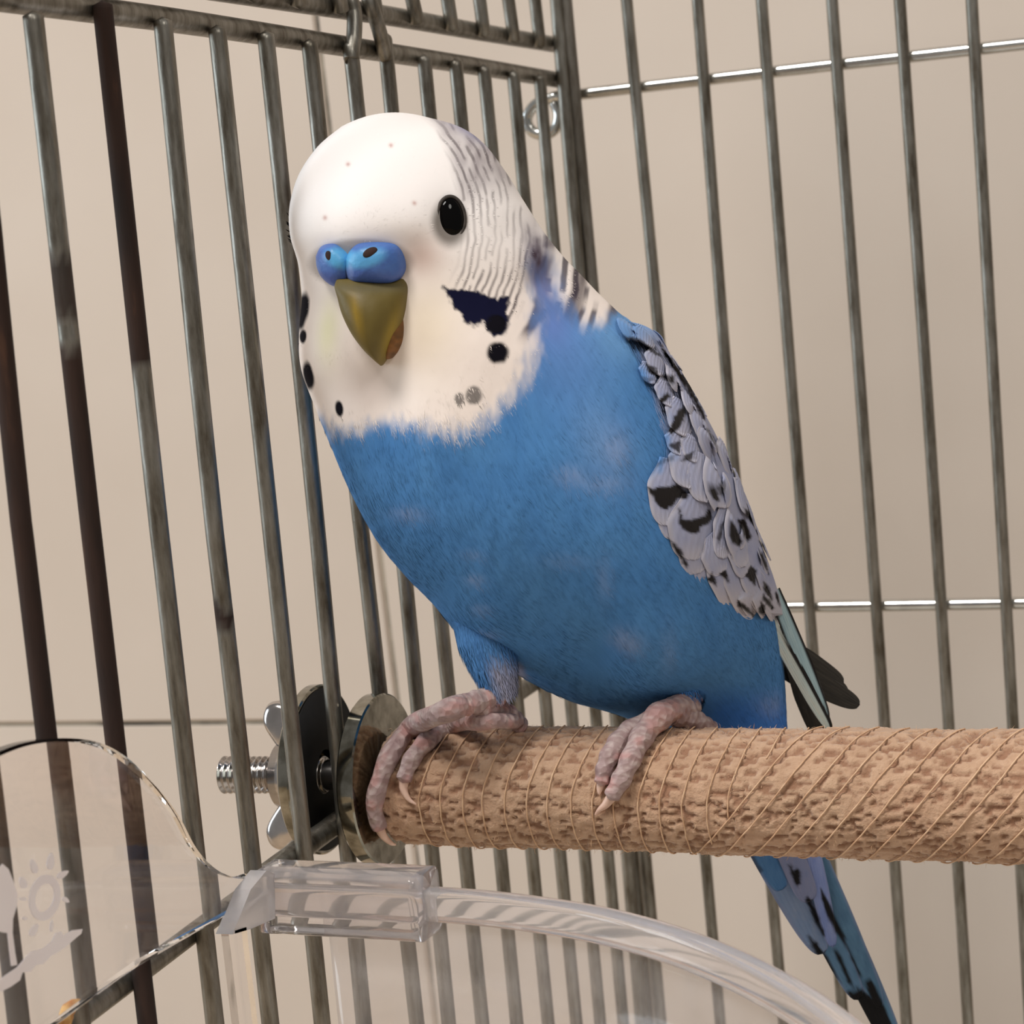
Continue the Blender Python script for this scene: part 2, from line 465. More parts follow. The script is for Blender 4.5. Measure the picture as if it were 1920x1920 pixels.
# rods of the right panel, the upper one curled to an eye beyond the corner
eye_pts = [(1905, 84), (1500, 129), (1086, 177), (1034, 184), (1004, 196), (988, 222), (998, 246), (1022, 252), (1042, 240), (1048, 215), (1040, 194)]
Pc = wire_pts(1, 0.0026, eye_pts)
Pc = np.concatenate([(Pc[0] + unit(Pc[0] - Pc[1]) * 0.20)[None], Pc])
bar(Pc, 0.00125, n=200, seed=110, name='cross_rod', mat='chrome')
P = wire_pts(1, 0.0026, [(1190, 1143), (1470, 1138), (1909, 1131)])
bar(np.concatenate([P, (P[-1] + unit(P[-1] - P[0]) * 0.20)[None]]), 0.00125, seed=111, name='cross_rod', mat='chrome')
# frame at the top and the tray below, both out of view
for p0, p1 in (((0, -0.34, ZT), (0, 0, ZT)), ((0, 0, ZT), (0.33, 0, ZT))):
    bar(np.array([p0, p1], float), 0.0022, seed=120, name='top_frame')
new_mesh('tray', *box_data((-0.012, -0.35, FLOOR_Z), (0.34, 0.012, -0.224), 0.003), M['tray'], cage)
# ------------------------------------------------------------------ perch
PY, PZ0, PR = -0.1392, -0.0618, 0.0089
def perch_z(x): return PZ0 - 0.0165 * x
perch = thing('perch', (0.06, PY, PZ0), 'round perch wrapped in tan self-adhesive bandage, bolted to the bars by washers', 'perch')
def perch_pt(x, phi, r):
    x = np.asarray(x, float)
    return np.stack([x, PY - np.cos(phi) * r, perch_z(x) + np.sin(phi) * r], -1)
X0, X1 = 0.0072, 0.165
def px_to_x(u):                       # picture column -> place along the perch axis
    xs = np.linspace(-0.01, 0.17, 400); P = perch_pt(xs, np.zeros(400), np.full(400, PR))
    return np.interp(u, project(P)[0], xs)
xb0 = px_to_x(1378)
def x_edge(phi): return xb0 + 0.0058 * np.clip(phi, -1.4, 1.6)
nx, na = 1000, 150
xg, ag = np.meshgrid(np.linspace(X0, X1, nx), -math.pi + np.arange(na) * 2 * math.pi / na, indexing='ij')
second = sstep(-0.0004, 0.0004, xg - x_edge(ag))
xs_ = xg - 0.0065 * np.where(second > 0.5, ag, 0.25 * ag)          # follows the wrap
arc = ag * PR
n1 = fnoise(xs_ * 620, arc * 1500, 3); n2 = fnoise(xs_ * 1300 + 9, arc * 3000 + 4, 2)
pit = sstep(0.52, 0.68, fnoise(xs_ * 760 + 3, arc * 1900 + 8, 2))
lump = fnoise(xg * 90, arc * 110 + 5, 2) - 0.5
rr = PR + 0.00042 * (n1 - 0.5) + 0.0002 * (n2 - 0.5) - 0.00048 * pit + 0.0004 * lump + 0.0002 * second
rr = rr * (1 - 0.10 * (1 - sstep(X0, X0 + 0.0015, xg)))
V = perch_pt(xg, ag, rr).reshape(-1, 3)
bc = mix(srgb(164, 135, 109), srgb(196, 167, 139), n1.ravel())
bc = mix(bc, srgb(116, 82, 60), 0.75 * pit.ravel())
bc = mix(bc, srgb(206, 152, 124), 0.35 * fnoise(xg * 40, arc * 60 + 2, 2).ravel())
F = [grid_faces(nx, na, True)]
k = len(V); V = np.concatenate([V, perch_pt(np.array([X0, X1]), np.zeros(2), np.zeros(2))]); bc = np.concatenate([bc, bc[:2]])
j = np.arange(na); jn = (j + 1) % na
F += [np.stack([jn, j, np.full(na, k)], -1), np.stack([(nx - 1) * na + j, (nx - 1) * na + jn, np.full(na, k + 1)], -1)]
M['bandage'] = mat_attr('bandage_fabric', 0.9, 0.1, 0.3, noise=('ShaderNodeTexNoise', 2600, 0.5, 0.0004))
wrap = new_mesh('bandage', V, F, M['bandage'], perch, colors=bc)
M['thread'] = mat_noise('elastic_thread', srgb(190, 150, 116), srgb(216, 182, 148), 600, 0.8)
def thread(xf, lo, hi, seed):
    ph = np.linspace(lo, hi, 60)
    x = xf(ph) + 0.00025 * (fnoise(ph * 4 + seed, ph * 0 + seed, 2) - 0.5)
    P = perch_pt(x, ph, PR + 0.0002 + 0.0002 * (x > x_edge(ph)) + 0.0004 * (fnoise(x * 90, ph * PR * 110 + 5, 2) - 0.5))
    tube('thread', P, 0.00011, M['thread'], wrap, ns=6)
x = px_to_x(786); kk = 0
while x < xb0 + 0.012:
    f = lambda ph, x=x: x + 0.0030 * np.clip(np.sin(ph), 0, 1) ** 1.6 + 0.0003 * np.sin(ph)
    ph = np.linspace(-1.5, 1.75, 200); ok = f(ph) < x_edge(ph) - 0.0002
    if ok.any():
        thread(f, ph[ok].min(), ph[ok].max(), kk)
    x += 0.0033 + 0.0003 * math.sin(kk * 2.3); kk += 1
x = xb0 + 0.0003
while x < 0.165:
    f = lambda ph, x=x: x + 0.0064 * ph + 0.0008 * np.sin(ph * 2)
    thread(f, -1.45, min(1.7, (0.164 - x) / 0.0064) if x + 0.0064 * 1.7 > 0.164 else 1.7, kk)
    x += 0.0040 + 0.0003 * math.sin(kk * 1.7); kk += 1
# loose fibres
nf = 5000
xf = rng.uniform(X0, 0.15, nf); pf = rng.uniform(-math.pi, math.pi, nf)
root = perch_pt(xf, pf, np.full(nf, PR)); nrm = unit(root - perch_pt(xf, pf, np.zeros(nf)))
dirs = unit(rng.normal(size=(nf, 3)) + nrm * 0.5); side = unit(np.cross(dirs, rng.normal(size=(nf, 3)))) * 0.00003
ln = rng.uniform(0.0004, 0.0012, nf)[:, None]
mid = root + dirs * ln * 0.5; tip = mid + unit(dirs + rng.normal(size=(nf, 3)) * 0.5) * ln * 0.5
V = np.stack([root - side, root + side, mid + side, mid - side, tip], 1).reshape(-1, 3)
b0 = np.arange(nf) * 5
fib = new_mesh('bandage_fibres', V, [np.stack([b0, b0 + 1, b0 + 2, b0 + 3], -1), np.stack([b0 + 3, b0 + 2, b0 + 4], -1)], M['thread'], perch)
fib['kind'] = 'stuff'
# washers, bolt and wing nut
def lathe_x(profile, cy, cz, ns=64):               # profile: (x, r) pairs turned about an axis along X
    pr = np.asarray(profile, float); a = np.arange(ns) * 2 * math.pi / ns
    V = np.stack([np.repeat(pr[:, :1], ns, 1), cy - pr[:, 1:] * np.cos(a), cz + pr[:, 1:] * np.sin(a)], -1).reshape(-1, 3)
    return V, [grid_faces(len(pr), ns, True)]
def washer(x0, x1, cy, cz, R):
    b = 0.00025
    pr = [(x0, 0.0030), (x0, R - b), (x0 + b, R), (x1 - b, R), (x1, R - b), (x1, 0.0030), (x0, 0.0030)]
    V, F = lathe_x(pr, cy, cz, 96)
    o = new_mesh('washer', V, F, M['washer'], perch)
    o.data.set_sharp_from_angle(angle=0.6)
    return o
wc = on_plane(700, 1473, 0, 0.0052)
washer(0.0032, 0.0058, PY, wc[2], 0.0129)
washer(-0.0066, -0.0047, PY + 0.0008, wc[2] + 0.0013, 0.0130)
wz = wc[2] + 0.0006
V, F = lathe_x([(-0.0047, 0.0030), (-0.0047, 0.0124), (-0.0045, 0.0124), (-0.0045, 0.0030)], PY + 0.0008, wc[2] + 0.0013, 96)  # added thin disc: dark shade and reflection on the rear washer, put in as colour
new_mesh('washer_shade_disc', V, F, M['washer_shade'], perch)['label'] = 'black disc added as the shade on the rear washer'
nt_ = 420; tt = np.linspace(0, 1, nt_)
pr = [(X0 + 0.002, 0.0028)]
xs = np.linspace(X0, -0.0215, 400)
pr = np.stack([xs, np.where(xs > -0.0042, 0.0023, 0.00268 + 0.00026 * (1 - np.abs(((xs * 1000) % 1.0) - 0.5) * 4))], -1)
pr = np.concatenate([pr, [[-0.0217, 0.0015], [-0.0217, 0.00001]]])
new_mesh('bolt', *lathe_x(pr, PY, wz, 40), M['steel'], perch)
hub = lathe_x([(-0.0063, 0.0028), (-0.0063, 0.0064), (-0.0072, 0.0064), (-0.0118, 0.0050), (-0.0118, 0.0028)], PY, wz, 40)
nut = new_mesh('wing_nut', *hub, M['steel'], perch)
for s in (1, -1):                                   # two rounded wings, leaning away from the washer
    oc = [(-0.0062, 0.0032), (-0.0062, 0.0078), (-0.0086, 0.0100), (-0.0112, 0.0114), (-0.0134, 0.0108), (-0.0141, 0.0084), (-0.0128, 0.0058), (-0.0104, 0.0034)]
    oc = curve_pts(oc + oc[:1], 40)[:-1]
    c = oc.mean(0)
    rings = []
    ca, sa = math.cos(math.radians(100)), math.sin(math.radians(100))
    for w, sc in ((-0.0021, 0.72), (-0.0018, 0.9), (-0.0009, 1.0), (0.0009, 1.0), (0.0018, 0.9), (0.0021, 0.72)):
        q = c + (oc - c) * sc
        rr_ = q[:, 1] * s
        rings.append(np.stack([q[:, 0], PY - rr_ * ca - w * sa, wz + rr_ * sa - w * ca], -1))
    R = np.array(rings); n_ = R.shape[1]
    V = np.concatenate([R.reshape(-1, 3), R[0].mean(0)[None], R[-1].mean(0)[None]]); j = np.arange(n_); jn = (j + 1) % n_; L_ = (len(R) - 1) * n_
    new_mesh('wing', V, [grid_faces(len(R), n_, True), np.stack([jn, j, np.full(n_, len(V) - 2)], -1), np.stack([L_ + j, L_ + jn, np.full(n_, len(V) - 1)], -1)], M['steel'], nut)
# nut's own parent chain: wings are children of the nut
for c_ in list(nut.children):
    c_.matrix_parent_inverse = Matrix.Identity(4)

# ------------------------------------------------------------------ clear seed feeder hung inside the left panel
feeder = thing('seed_feeder', tuple(on_plane(480, 1700, 0, 0.008)), 'clear acrylic seed cup with white sun and tree print, hung on the bars', 'feeder')
PXA, PXB = 0.0016, 0.0040                           # the flat plate lies against the bars
outl = [(-120, 1560), (-90, 1490), (-45, 1440), (0, 1412), (60, 1391), (130, 1384), (195, 1393), (250, 1424), (300, 1475), (340, 1530), (368, 1585), (395, 1620), (425, 1641), (460, 1648), (492, 1640)]
top = np.array([on_plane(u, v, 0, PXB) for u, v in curve_pts(outl, 80)])
low = np.array([on_plane(u, v, 0, PXB) for u, v in [(492, 1672), (455, 1702), (265, 1812), (60, 1960), (-120, 2080)]])
poly = np.concatenate([top, low])
c0 = poly.mean(0)
inner = poly + unit(c0 - poly) * 0.0006
R = [inner + (0, 0, 0), poly - (0.0005, 0, 0), poly + (PXA - PXB + 0.0005, 0, 0), inner + (PXA - PXB, 0, 0)]
n_ = len(poly); V = np.concatenate(R)
new_mesh('back_plate', V, [grid_faces(4, n_, True), list(range(n_))[::-1], list(range(3 * n_, 4 * n_))], M['clear'], feeder, smooth=False)
def printed(pts, th=0.00012):
    P = np.array([on_plane(u, v, 0, PXB + 0.00002) for u, v in pts])
    new_mesh('print', *prism_data(P, (th, 0, 0)), M['print'], feeder, smooth=False)
def opx(x, y): return (x / 4.174, 1500 + y / 4.174)
cx, cy = 345, 765
sun = []
for k in range(48):
    a = 2 * math.pi * k / 48
    e = lambda rx, ry: (cx + rx * math.cos(a) + 18 * math.sin(a) * -1, cy + ry * math.sin(a))
    sun.append((opx(*e(122, 180)), opx(*e(74, 112))))
P_o = np.array([on_plane(*p[0], 0, PXB + 0.00002) for p in sun]); P_i = np.array([on_plane(*p[1], 0, PXB + 0.00002) for p in sun])
th = np.array([0.00012, 0, 0]); V = np.concatenate([P_o, P_i, P_i + th, P_o + th])
Fq = []
for k in range(48):
    for r0, r1 in ((0, 1), (1, 2), (2, 3), (3, 0)):
        kn = (k + 1) % 48
        Fq.append([r0 * 48 + k, r0 * 48 + kn, r1 * 48 + kn, r1 * 48 + k])
new_mesh('print', V, np.array(Fq), M['print'], feeder, smooth=False)
def drop(x0, y0, x1, y1, w):
    a = np.array((x0, y0), float); b = np.array((x1, y1), float); d = unit(b - a); n = np.array((-d[1], d[0])); L = np.linalg.norm(b - a)
    pts = []
    for k in range(18):
        t = 2 * math.pi * k / 18
        s = 0.5 - 0.5 * math.cos(t)
        pts.append(opx(*(a + d * L * s + n * w * math.sin(t) * (0.55 + 0.5 * s))))
    printed(pts)
for q in ((245, 465, 275, 575, 32), (400, 415, 385, 545, 34), (530, 555, 445, 610, 28), (160, 600, 190, 690, 34), (535, 800, 485, 765, 22), (290, 970, 235, 1065, 32), (405, 940, 395, 1030, 14), (170, 925, 205, 930, 18), (145, 775, 205, 775, 16)):
    drop(*q)
printed([opx(*p) for p in [(-60, 620), (-20, 540), (15, 500), (60, 540), (100, 640), (130, 740), (125, 830), (95, 930), (92, 1040), (110, 1180), (128, 1290), (85, 1300), (70, 1180), (55, 1040), (10, 1035), (-60, 1000)]])
hill_t = [(-40, 1440), (40, 1370), (130, 1310), (190, 1240), (240, 1185), (330, 1165), (400, 1110), (430, 1045), (475, 1030), (490, 1065), (560, 1020), (640, 1010)]
hill_b = [(630, 1045), (570, 1095), (510, 1150), (450, 1190), (390, 1225), (330, 1285), (280, 1290), (230, 1345), (170, 1350), (150, 1410), (80, 1460), (0, 1500), (-40, 1520)]
printed([opx(*p) for p in hill_t + hill_b])
# the rim: an arc in the level plane of the cup's mouth
zr = on_plane(620, 1676, 0, 0.012)[2]
rim_px = [(505, 1680), (640, 1686), (760, 1692), (900, 1702), (1030, 1718), (1140, 1738), (1250, 1768), (1350, 1806), (1440, 1850), (1530, 1905), (1620, 1975), (1700, 2060)]
rim = np.array([on_plane(u, v, 2, zr) for u, v in rim_px])
RIM = curve_pts(rim, 110)
def sweep(path, prof, mat, name, parent, i0=0, i1=None, smooth=True):
    """profile (out, up) pairs swept along a level path"""
    p = path[i0:i1]; T = np.gradient(p, axis=0); T[:, 2] = 0; T = unit(T)
    N = np.stack([T[:, 1], -T[:, 0], 0 * T[:, 0]], -1)
    pr = np.asarray(prof, float); n = len(pr)
    V = p[:, None] + N[:, None] * pr[None, :, :1] + np.array([0, 0, 1.0]) * pr[None, :, 1:]
    V = V.reshape(-1, 3); m = len(p)
    return new_mesh(name, V, [grid_faces(m, n, True), list(range(n)), list(range((m - 1) * n, m * n))[::-1]], mat, parent, smooth=smooth)
def rrect(hx, hz, r, k=5):
    out = []
    for cx_, cz_, a0 in ((hx - r, hz - r, 0), (-hx + r, hz - r, 90), (-hx + r, -hz + r, 180), (hx - r, -hz + r, 270)):
        for q in range(k):
            a = math.radians(a0 + 90 * q / (k - 1)); out.append((cx_ + r * math.cos(a), cz_ + r * math.sin(a)))
    return out
sweep(RIM, rrect(0.0016, 0.0021, 0.0008), M['milky'], 'rim', feeder)
sweep(RIM, [(0.0005, -0.0021), (0.0005, -0.050), (-0.0005, -0.050), (-0.0005, -0.0021)], M['haze'], 'cup_wall', feeder, 8)
sweep(RIM, rrect(0.0034, 0.0044, 0.0012), M['clear_block'], 'clip_block', feeder, 0, 24)
bp = np.array([on_plane(u, v, 0, 0.0062) for u, v in [(436, 1752), (470, 1668), (500, 1632), (516, 1640), (516, 1722), (470, 1742)]])
new_mesh('corner_gusset', *prism_data(bp, (-0.0024, 0, 0)), M['frost'], feeder, smooth=False)
bp = np.array([on_plane(u, v, 0, 0.0062) for u, v in [(440, 1745), (462, 1738), (500, 2060), (478, 2075)]])
new_mesh('side_post', *prism_data(bp, (-0.0020, 0, 0)), M['clear'], feeder, smooth=False)
# dried seed husks stuck on the bars
M['husk'] = mat_noise('seed_husk', srgb(176, 112, 52), srgb(232, 190, 122), 700, 0.7)
for (u, v, r, lab) in ((118, 1903, 0.0017, 'tan dried seed crust stuck low on the rusty bar behind the printed plate'), (104, 1432, 0.0008, 'tiny orange seed flake on the rusty bar behind the clear plate')):
    c = on_plane(u, v, 0, 0.0004)
    n_ = 14; th_, ph_ = np.meshgrid(np.linspace(0, math.pi, n_), np.arange(n_) * 2 * math.pi / n_, indexing='ij')
    D = np.stack([np.sin(th_) * np.cos(ph_), np.sin(th_) * np.sin(ph_), np.cos(th_)], -1)
    rad = r * (0.75 + 0.6 * fnoise(D[..., 0] * 2 + 5 + u, D[..., 1] * 2 + D[..., 2] * 1.7, 2))
    V = c + D * rad[..., None] * np.array([0.7, 1.1, 1.0])
    o = new_mesh('seed_husk', V, grid_faces(n_, n_, True), M['husk'])
    o['label'] = lab; o['category'] = 'seed husk'
# ------------------------------------------------------------------ budgerigar
bird = thing('budgerigar', tuple(perch_pt(0.035, math.pi / 2, PR)), 'blue budgerigar with white face and black-barred wings standing on the wrapped perch', 'bird')
# body stations from crown to tail base: left outline, right outline (pixels), distance (m), half depth to the front / back (m)
ST = np.array([
    (640, 238, 790, 217, .2945, .0058, .0058), (597, 275, 860, 237, .2942, .0100, .0100), (563, 327, 908, 270, .2938, .0133, .0132), (547, 385, 950, 325, .2934, .0156, .0150),
    (548, 440, 984, 380, .2932, .0166, .0158), (562, 492, 1022, 438, .2934, .0160, .0160), (568, 552, 1064, 487, .2940, .0157, .0165), (566, 622, 1106, 533, .2950, .0160, .0172),
    (571, 692, 1152, 579, .2960, .0170, .0182), (592, 757, 1203, 622, .2970, .0184, .0195), (617, 814, 1242, 678, .2980, .0198, .0205), (640, 882, 1280, 745, .2990, .0212, .0212),
    (668, 945, 1314, 805, .3000, .0222, .0216), (705, 1010, 1345, 870, .3012, .0228, .0216), (752, 1070, 1372, 935, .3026, .0230, .0212), (806, 1125, 1394, 995, .3042, .0228, .0205),
    (866, 1180, 1416, 1050, .3060, .0220, .0196), (932, 1233, 1434, 1100, .3080, .0206, .0185), (1005, 1282, 1448, 1150, .3100, .0188, .0172), (1082, 1318, 1460, 1200, .3122, .0168, .0158),
    (1162, 1338, 1467, 1250, .3144, .0146, .0140), (1240, 1368, 1472, 1308, .3166, .0120, .0120), (1310, 1408, 1476, 1366, .3186, .0094, .0096), (1362, 1455, 1480, 1430, .3204, .0064, .0066), (1400, 1500, 1484, 1490, .3215, .0040, .0040)], float)
NS = len(ST)
def surf(t, th):
    """t: -1 (crown pole) .. NS-1 (tail base); th: 0 right outline, -pi left outline, -pi/2 towards the photographer's side"""
    t = np.asarray(t, float); th = np.asarray(th, float)
    s = catmull(ST, np.clip(t, 0, NS - 1))
    capf = np.clip(-t, 0, 1); w = 1 - capf
    Lp = at_depth(s[..., 0], s[..., 1], s[..., 4]); Rp = at_depth(s[..., 2], s[..., 3], s[..., 4])
    c = (Lp + Rp) / 2; a = (Rp - Lp) / 2
    fw = unit(c - CAM); an = unit(a); b = unit(fw - an * np.sum(fw * an, -1, keepdims=True)); up = unit(np.cross(a, b))
    up = up * np.sign(np.sum(up * np.array([0, 0, 1.0]), -1, keepdims=True))
    h = np.where(np.sin(th) < 0, s[..., 5], s[..., 6])
    return c + (w * np.cos(th))[..., None] * a + (w * np.sin(th) * h)[..., None] * b + (0.0011 * (1 - w * w))[..., None] * up
NT, NA = 640, 760
tl = np.concatenate([np.linspace(-0.999, 0, 50)[:-1], np.linspace(0, NS - 1, NT - 49)])
al = -math.pi + np.arange(NA) * 2 * math.pi / NA
TT, AA = np.meshgrid(tl, al, indexing='ij')
BP = surf(TT, AA)
def grid_normals(P):
    du = np.gradient(P, axis=0); dv = np.roll(P, -1, 1) - np.roll(P, 1, 1)
    return unit(np.cross(dv, du))
BN = grid_normals(BP)
cen = BP.mean(1, keepdims=True)
if np.mean(np.sum(BN * (BP - cen), -1)) < 0: BN = -BN
BN[0] = unit(BP[0] - BP[12].mean(0))
# picture-side lookup: pixel -> (t, th)
fr = AA[0] <= 0.0
sub_t = slice(0, None, 2); FT = TT[sub_t][:, fr]; FA = AA[sub_t][:, fr]
FU, FV, _ = project(BP[sub_t][:, fr])
def locate(u, v):
    k = np.argmin((FU - u) ** 2 + (FV - v) ** 2)
    return FT.flat[k], FA.flat[k]
# pattern coordinates: pixels on the near half, mirrored across the bird's own middle for the far half
TH_M = math.radians(-118)
AM = np.where(AA > 0, 2 * TH_M - AA, AA)
AM = np.where(AM < -math.pi, np.where(AM + 2 * math.pi > 0, -np.abs(AM + 2 * math.pi), AM), AM)
far = (AA > 0)
AMc = np.where(far, np.clip(np.where(AA > math.radians(120), 2 * TH_M - (AA - 2 * math.pi), 0.0), -math.pi, 0), AA)
PU, PV, _ = project(surf(TT, AMc))
# soft swellings and grooves: (u, v, sigma px, height m)
BUMPS = [(885, 640, 75, .0016), (625, 660, 50, .0010), (720, 735, 45, -.0010), (650, 420, 70, .0008), (845, 408, 34, -.0010), (770, 500, 40, -.0008),
         (1225, 1215, 70, .0022), (1120, 1235, 34, -.0016), (905, 1185, 55, .0012), (1020, 520, 26, -.0012), (830, 790, 60, .0010), (660, 790, 40, .0008)]
D = np.zeros_like(PU)
for u, v, s, h in BUMPS:
    D += h * np.exp(-((PU - u) ** 2 + (PV - v) ** 2) / (2 * s * s))
D += 0.00022 * (fnoise(PU / 46, PV / 80, 3) - 0.5) * sstep(2, 9, TT)
BP = BP + BN * D[..., None]
BN2 = grid_normals(BP); BN2 = BN2 * np.sign(np.sum(BN2 * BN, -1, keepdims=True)); BN2[:3] = BN[:3]

def poly_sd(U, V, poly):              # signed distance in px, negative inside
    poly = np.asarray(poly, float); d2 = np.full(U.shape, 1e18); ins = np.zeros(U.shape, bool)
    for k in range(len(poly)):
        a = poly[k]; b = poly[(k + 1) % len(poly)]; e = b - a
        t = np.clip(((U - a[0]) * e[0] + (V - a[1]) * e[1]) / (e @ e), 0, 1)
        d2 = np.minimum(d2, (U - a[0] - t * e[0]) ** 2 + (V - a[1] - t * e[1]) ** 2)
        if a[1] != b[1]:
            c = ((a[1] > V) != (b[1] > V)) & (U < (b[0] - a[0]) * (V - a[1]) / (b[1] - a[1]) + a[0])
            ins ^= c
    return np.where(ins, -1, 1) * np.sqrt(d2)

WHITE_POLY = [(300, 100), (300, 790), (560, 780), (605, 782), (640, 803), (690, 800), (730, 786), (765, 788), (810, 800), (850, 806), (890, 796), (930, 770), (962, 735), (985, 695), (998, 655), (1004, 615), (1002, 575),
              (998, 540), (996, 505), (1008, 480), (1030, 482), (1042, 520), (1052, 560), (1075, 590), (1105, 602), (1140, 596), (1165, 572), (1230, 560), (1230, 100)]
CHEEK = [(832, 538), (850, 541), (872, 544), (900, 551), (925, 562), (953, 556), (947, 588), (953, 612), (944, 630), (926, 636), (910, 624), (903, 608), (886, 616), (872, 602), (856, 584), (844, 562)]
def ell(U, V, u, v, a, b, rot=0.0):
    c, s = math.cos(math.radians(rot)), math.sin(math.radians(rot))
    x = (U - u) * c + (V - v) * s; y = -(U - u) * s + (V - v) * c
    return np.sqrt((x / a) ** 2 + (y / b) ** 2)
def paint(U, V, t, th):
    n_f = fnoise(U / 7, V / 22, 2); n_m = fnoise(U / 40 + 3, V / 60 + 8, 3); n_c = fnoise(U / 120 + 1, V / 150, 2)
    # blue plumage, a little paler high on the flank, deeper under the tail
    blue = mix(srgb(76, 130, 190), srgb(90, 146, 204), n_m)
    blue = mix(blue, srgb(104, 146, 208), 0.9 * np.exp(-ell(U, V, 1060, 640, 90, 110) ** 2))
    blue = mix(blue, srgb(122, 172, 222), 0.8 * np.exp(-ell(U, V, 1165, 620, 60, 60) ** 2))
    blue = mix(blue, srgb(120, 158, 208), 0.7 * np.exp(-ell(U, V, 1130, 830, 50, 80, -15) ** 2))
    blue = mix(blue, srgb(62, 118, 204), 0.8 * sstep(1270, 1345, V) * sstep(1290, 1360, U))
    for u, v, a, b, w in ((1155, 840, 22, 30, .45), (1130, 905, 45, 14, .35), (1065, 890, 28, 18, .4), (765, 962, 34, 13, .4), (1170, 1190, 26, 20, .55), (890, 1085, 18, 10, .4), (905, 1135, 18, 9, .35),
                          (915, 1180, 22, 10, .4), (1060, 1050, 40, 14, .2), (1445, 1320, 26, 22, .4), (885, 1040, 20, 9, .3), (1130, 1080, 14, 40, .25), (1245, 1200, 14, 40, .2)):
        blue = mix(blue, srgb(150, 168, 205), w * np.exp(-ell(U, V, u, v, a, b) ** 2) * (0.5 + n_f))
    # pale lilac down at the left leg
    blue = mix(blue, srgb(168, 172, 196), 0.95 * (1 - sstep(0.7, 1.1, ell(U, V, 948, 1280, 40, 52, 20))))
    streak = fnoise(th * 95 + 0.4 * V / 40, t * 1.6, 2)
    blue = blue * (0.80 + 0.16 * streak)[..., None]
    # white mask and forehead
    white = mix(srgb(244, 231, 222), srgb(252, 246, 243), sstep(620, 380, V))
    white = mix(white, srgb(236, 220, 190), 0.55 * np.exp(-ell(U, V, 800, 610, 60, 90) ** 2))
    white = mix(white, srgb(226, 222, 176), 0.7 * np.exp(-ell(U, V, 622, 620, 20, 60) ** 2))
    white = mix(white, srgb(206, 172, 158), 0.6 * np.exp(-ell(U, V, 790, 480, 40, 40) ** 2))
    white = mix(white, srgb(196, 180, 172), 0.5 * np.exp(-ell(U, V, 690, 735, 40, 50) ** 2))
    for u, v in ((654, 310), (733, 273), (777, 381), (616, 410)):
        white = mix(white, srgb(190, 140, 130), 0.7 * np.exp(-ell(U, V, u, v, 4, 4) ** 2))
    # fine wavy barring, level lines of the distance from the face
    dist = np.sqrt((U - 690) ** 2 * 0.98 + (V - 425) ** 2 * 0.72) + 9 * (fnoise(U / 32, V / 32, 2) - 0.5)
    ang = np.degrees(np.arctan2(V - 425, U - 690))
    start = 168 + 34 * sstep(-20, -75, ang) + 10 * sstep(25, 60, ang)
    ph = dist / np.where(dist < 300, 12.4, 12.4 + (dist - 300) * 0.03)
    wave = 0.5 + 0.5 * np.cos(2 * math.pi * ph)
    seg = fnoise(ang / 5.5 + np.round(ph) * 3.7, np.round(ph) * 9.1, 1) + 0.2 * sstep(0, 12, ang) + 0.12 * sstep(-8, -20, ang)
    bar_ = sstep(0.45, 0.95, wave) * sstep(0.28, 0.5, seg)
    zone = sstep(0, 26, dist - start) * sstep(40, 30, ang) * (0.62 + 0.38 * sstep(250, 330, dist))
    zone = zone * (1 - 0.55 * np.exp(-ell(U, V, 950, 440, 55, 50) ** 2)) * (0.55 + 0.45 * sstep(0.3, 0.6, fnoise(U / 60 + 7, V / 60, 2)))
    white = mix(white, srgb(150, 140, 144), 0.62 * sstep(0, 26, dist - start) * sstep(-8, -26, ang) * sstep(330, 250, dist) * (0.5 + fnoise(U / 14, V / 30, 2)))
    white = mix(white, srgb(76, 64, 68), np.clip(zone * bar_ * 1.2, 0, 0.92))
    # broader dashes at the nape
    ph2 = dist / 22; seg2 = fnoise(ang / 3.2 + np.round(ph2) * 5.1, np.round(ph2) * 3.3 + 40, 1)
    dash = sstep(0.34, 0.54, seg2) * sstep(0.35, 0.75, 0.5 + 0.5 * np.cos(2 * math.pi * ph2))
    nape = sstep(300, 350, dist) * sstep(36, 26, ang)
    white = mix(white, srgb(58, 50, 62), 0.85 * nape * dash)
    white = mix(white, srgb(120, 128, 178), 0.75 * sstep(18, 4, U - (905 + (V - 265) * 0.62) + 26) * 0)
    # eye surround
    white = mix(white, srgb(96, 88, 80), 0.85 * (1 - sstep(0.6, 1.2, ell(U, V, 845, 416, 37, 50))))
    w_in = sstep(30, -22, poly_sd(U, V, WHITE_POLY) + 30 * (fnoise(U / 9, V / 26, 2) - 0.5))
    col = mix(blue, white, w_in)
    # violet-grey blur behind the cheek
    lil = np.exp(-(ell(U, V, 1018, 520, 24, 66, -14)) ** 2)
    col = mix(col, srgb(116, 118, 160), 0.7 * np.clip(lil * 1.25, 0, 1))
    col = mix(col, srgb(86, 74, 86), 0.8 * np.clip(1.3 * np.exp(-ell(U, V, 1008, 470, 15, 42, -22) ** 2), 0, 1) * (0.4 + fnoise(U / 6, V / 14, 2)))
    col = mix(col, srgb(110, 134, 200), 0.6 * np.exp(-ell(U, V, 1035, 610, 34, 40) ** 2))
    # grey-lilac at the back of the crown
    col = mix(col, srgb(140, 140, 176), 0.8 * np.exp(-(ell(U, V, 880, 240, 60, 14, 32)) ** 2))
    # cheek patches and throat spots
    e = poly_sd(U, V, CHEEK) + 12 * (fnoise(U / 6, V / 10, 2) - 0.5)
    col = mix(col, srgb(19, 20, 46), sstep(4, -4, e))
    col = mix(col, srgb(12, 10, 12), 1 - sstep(0.8, 1.15, ell(U, V, 929, 612, 17, 18)))
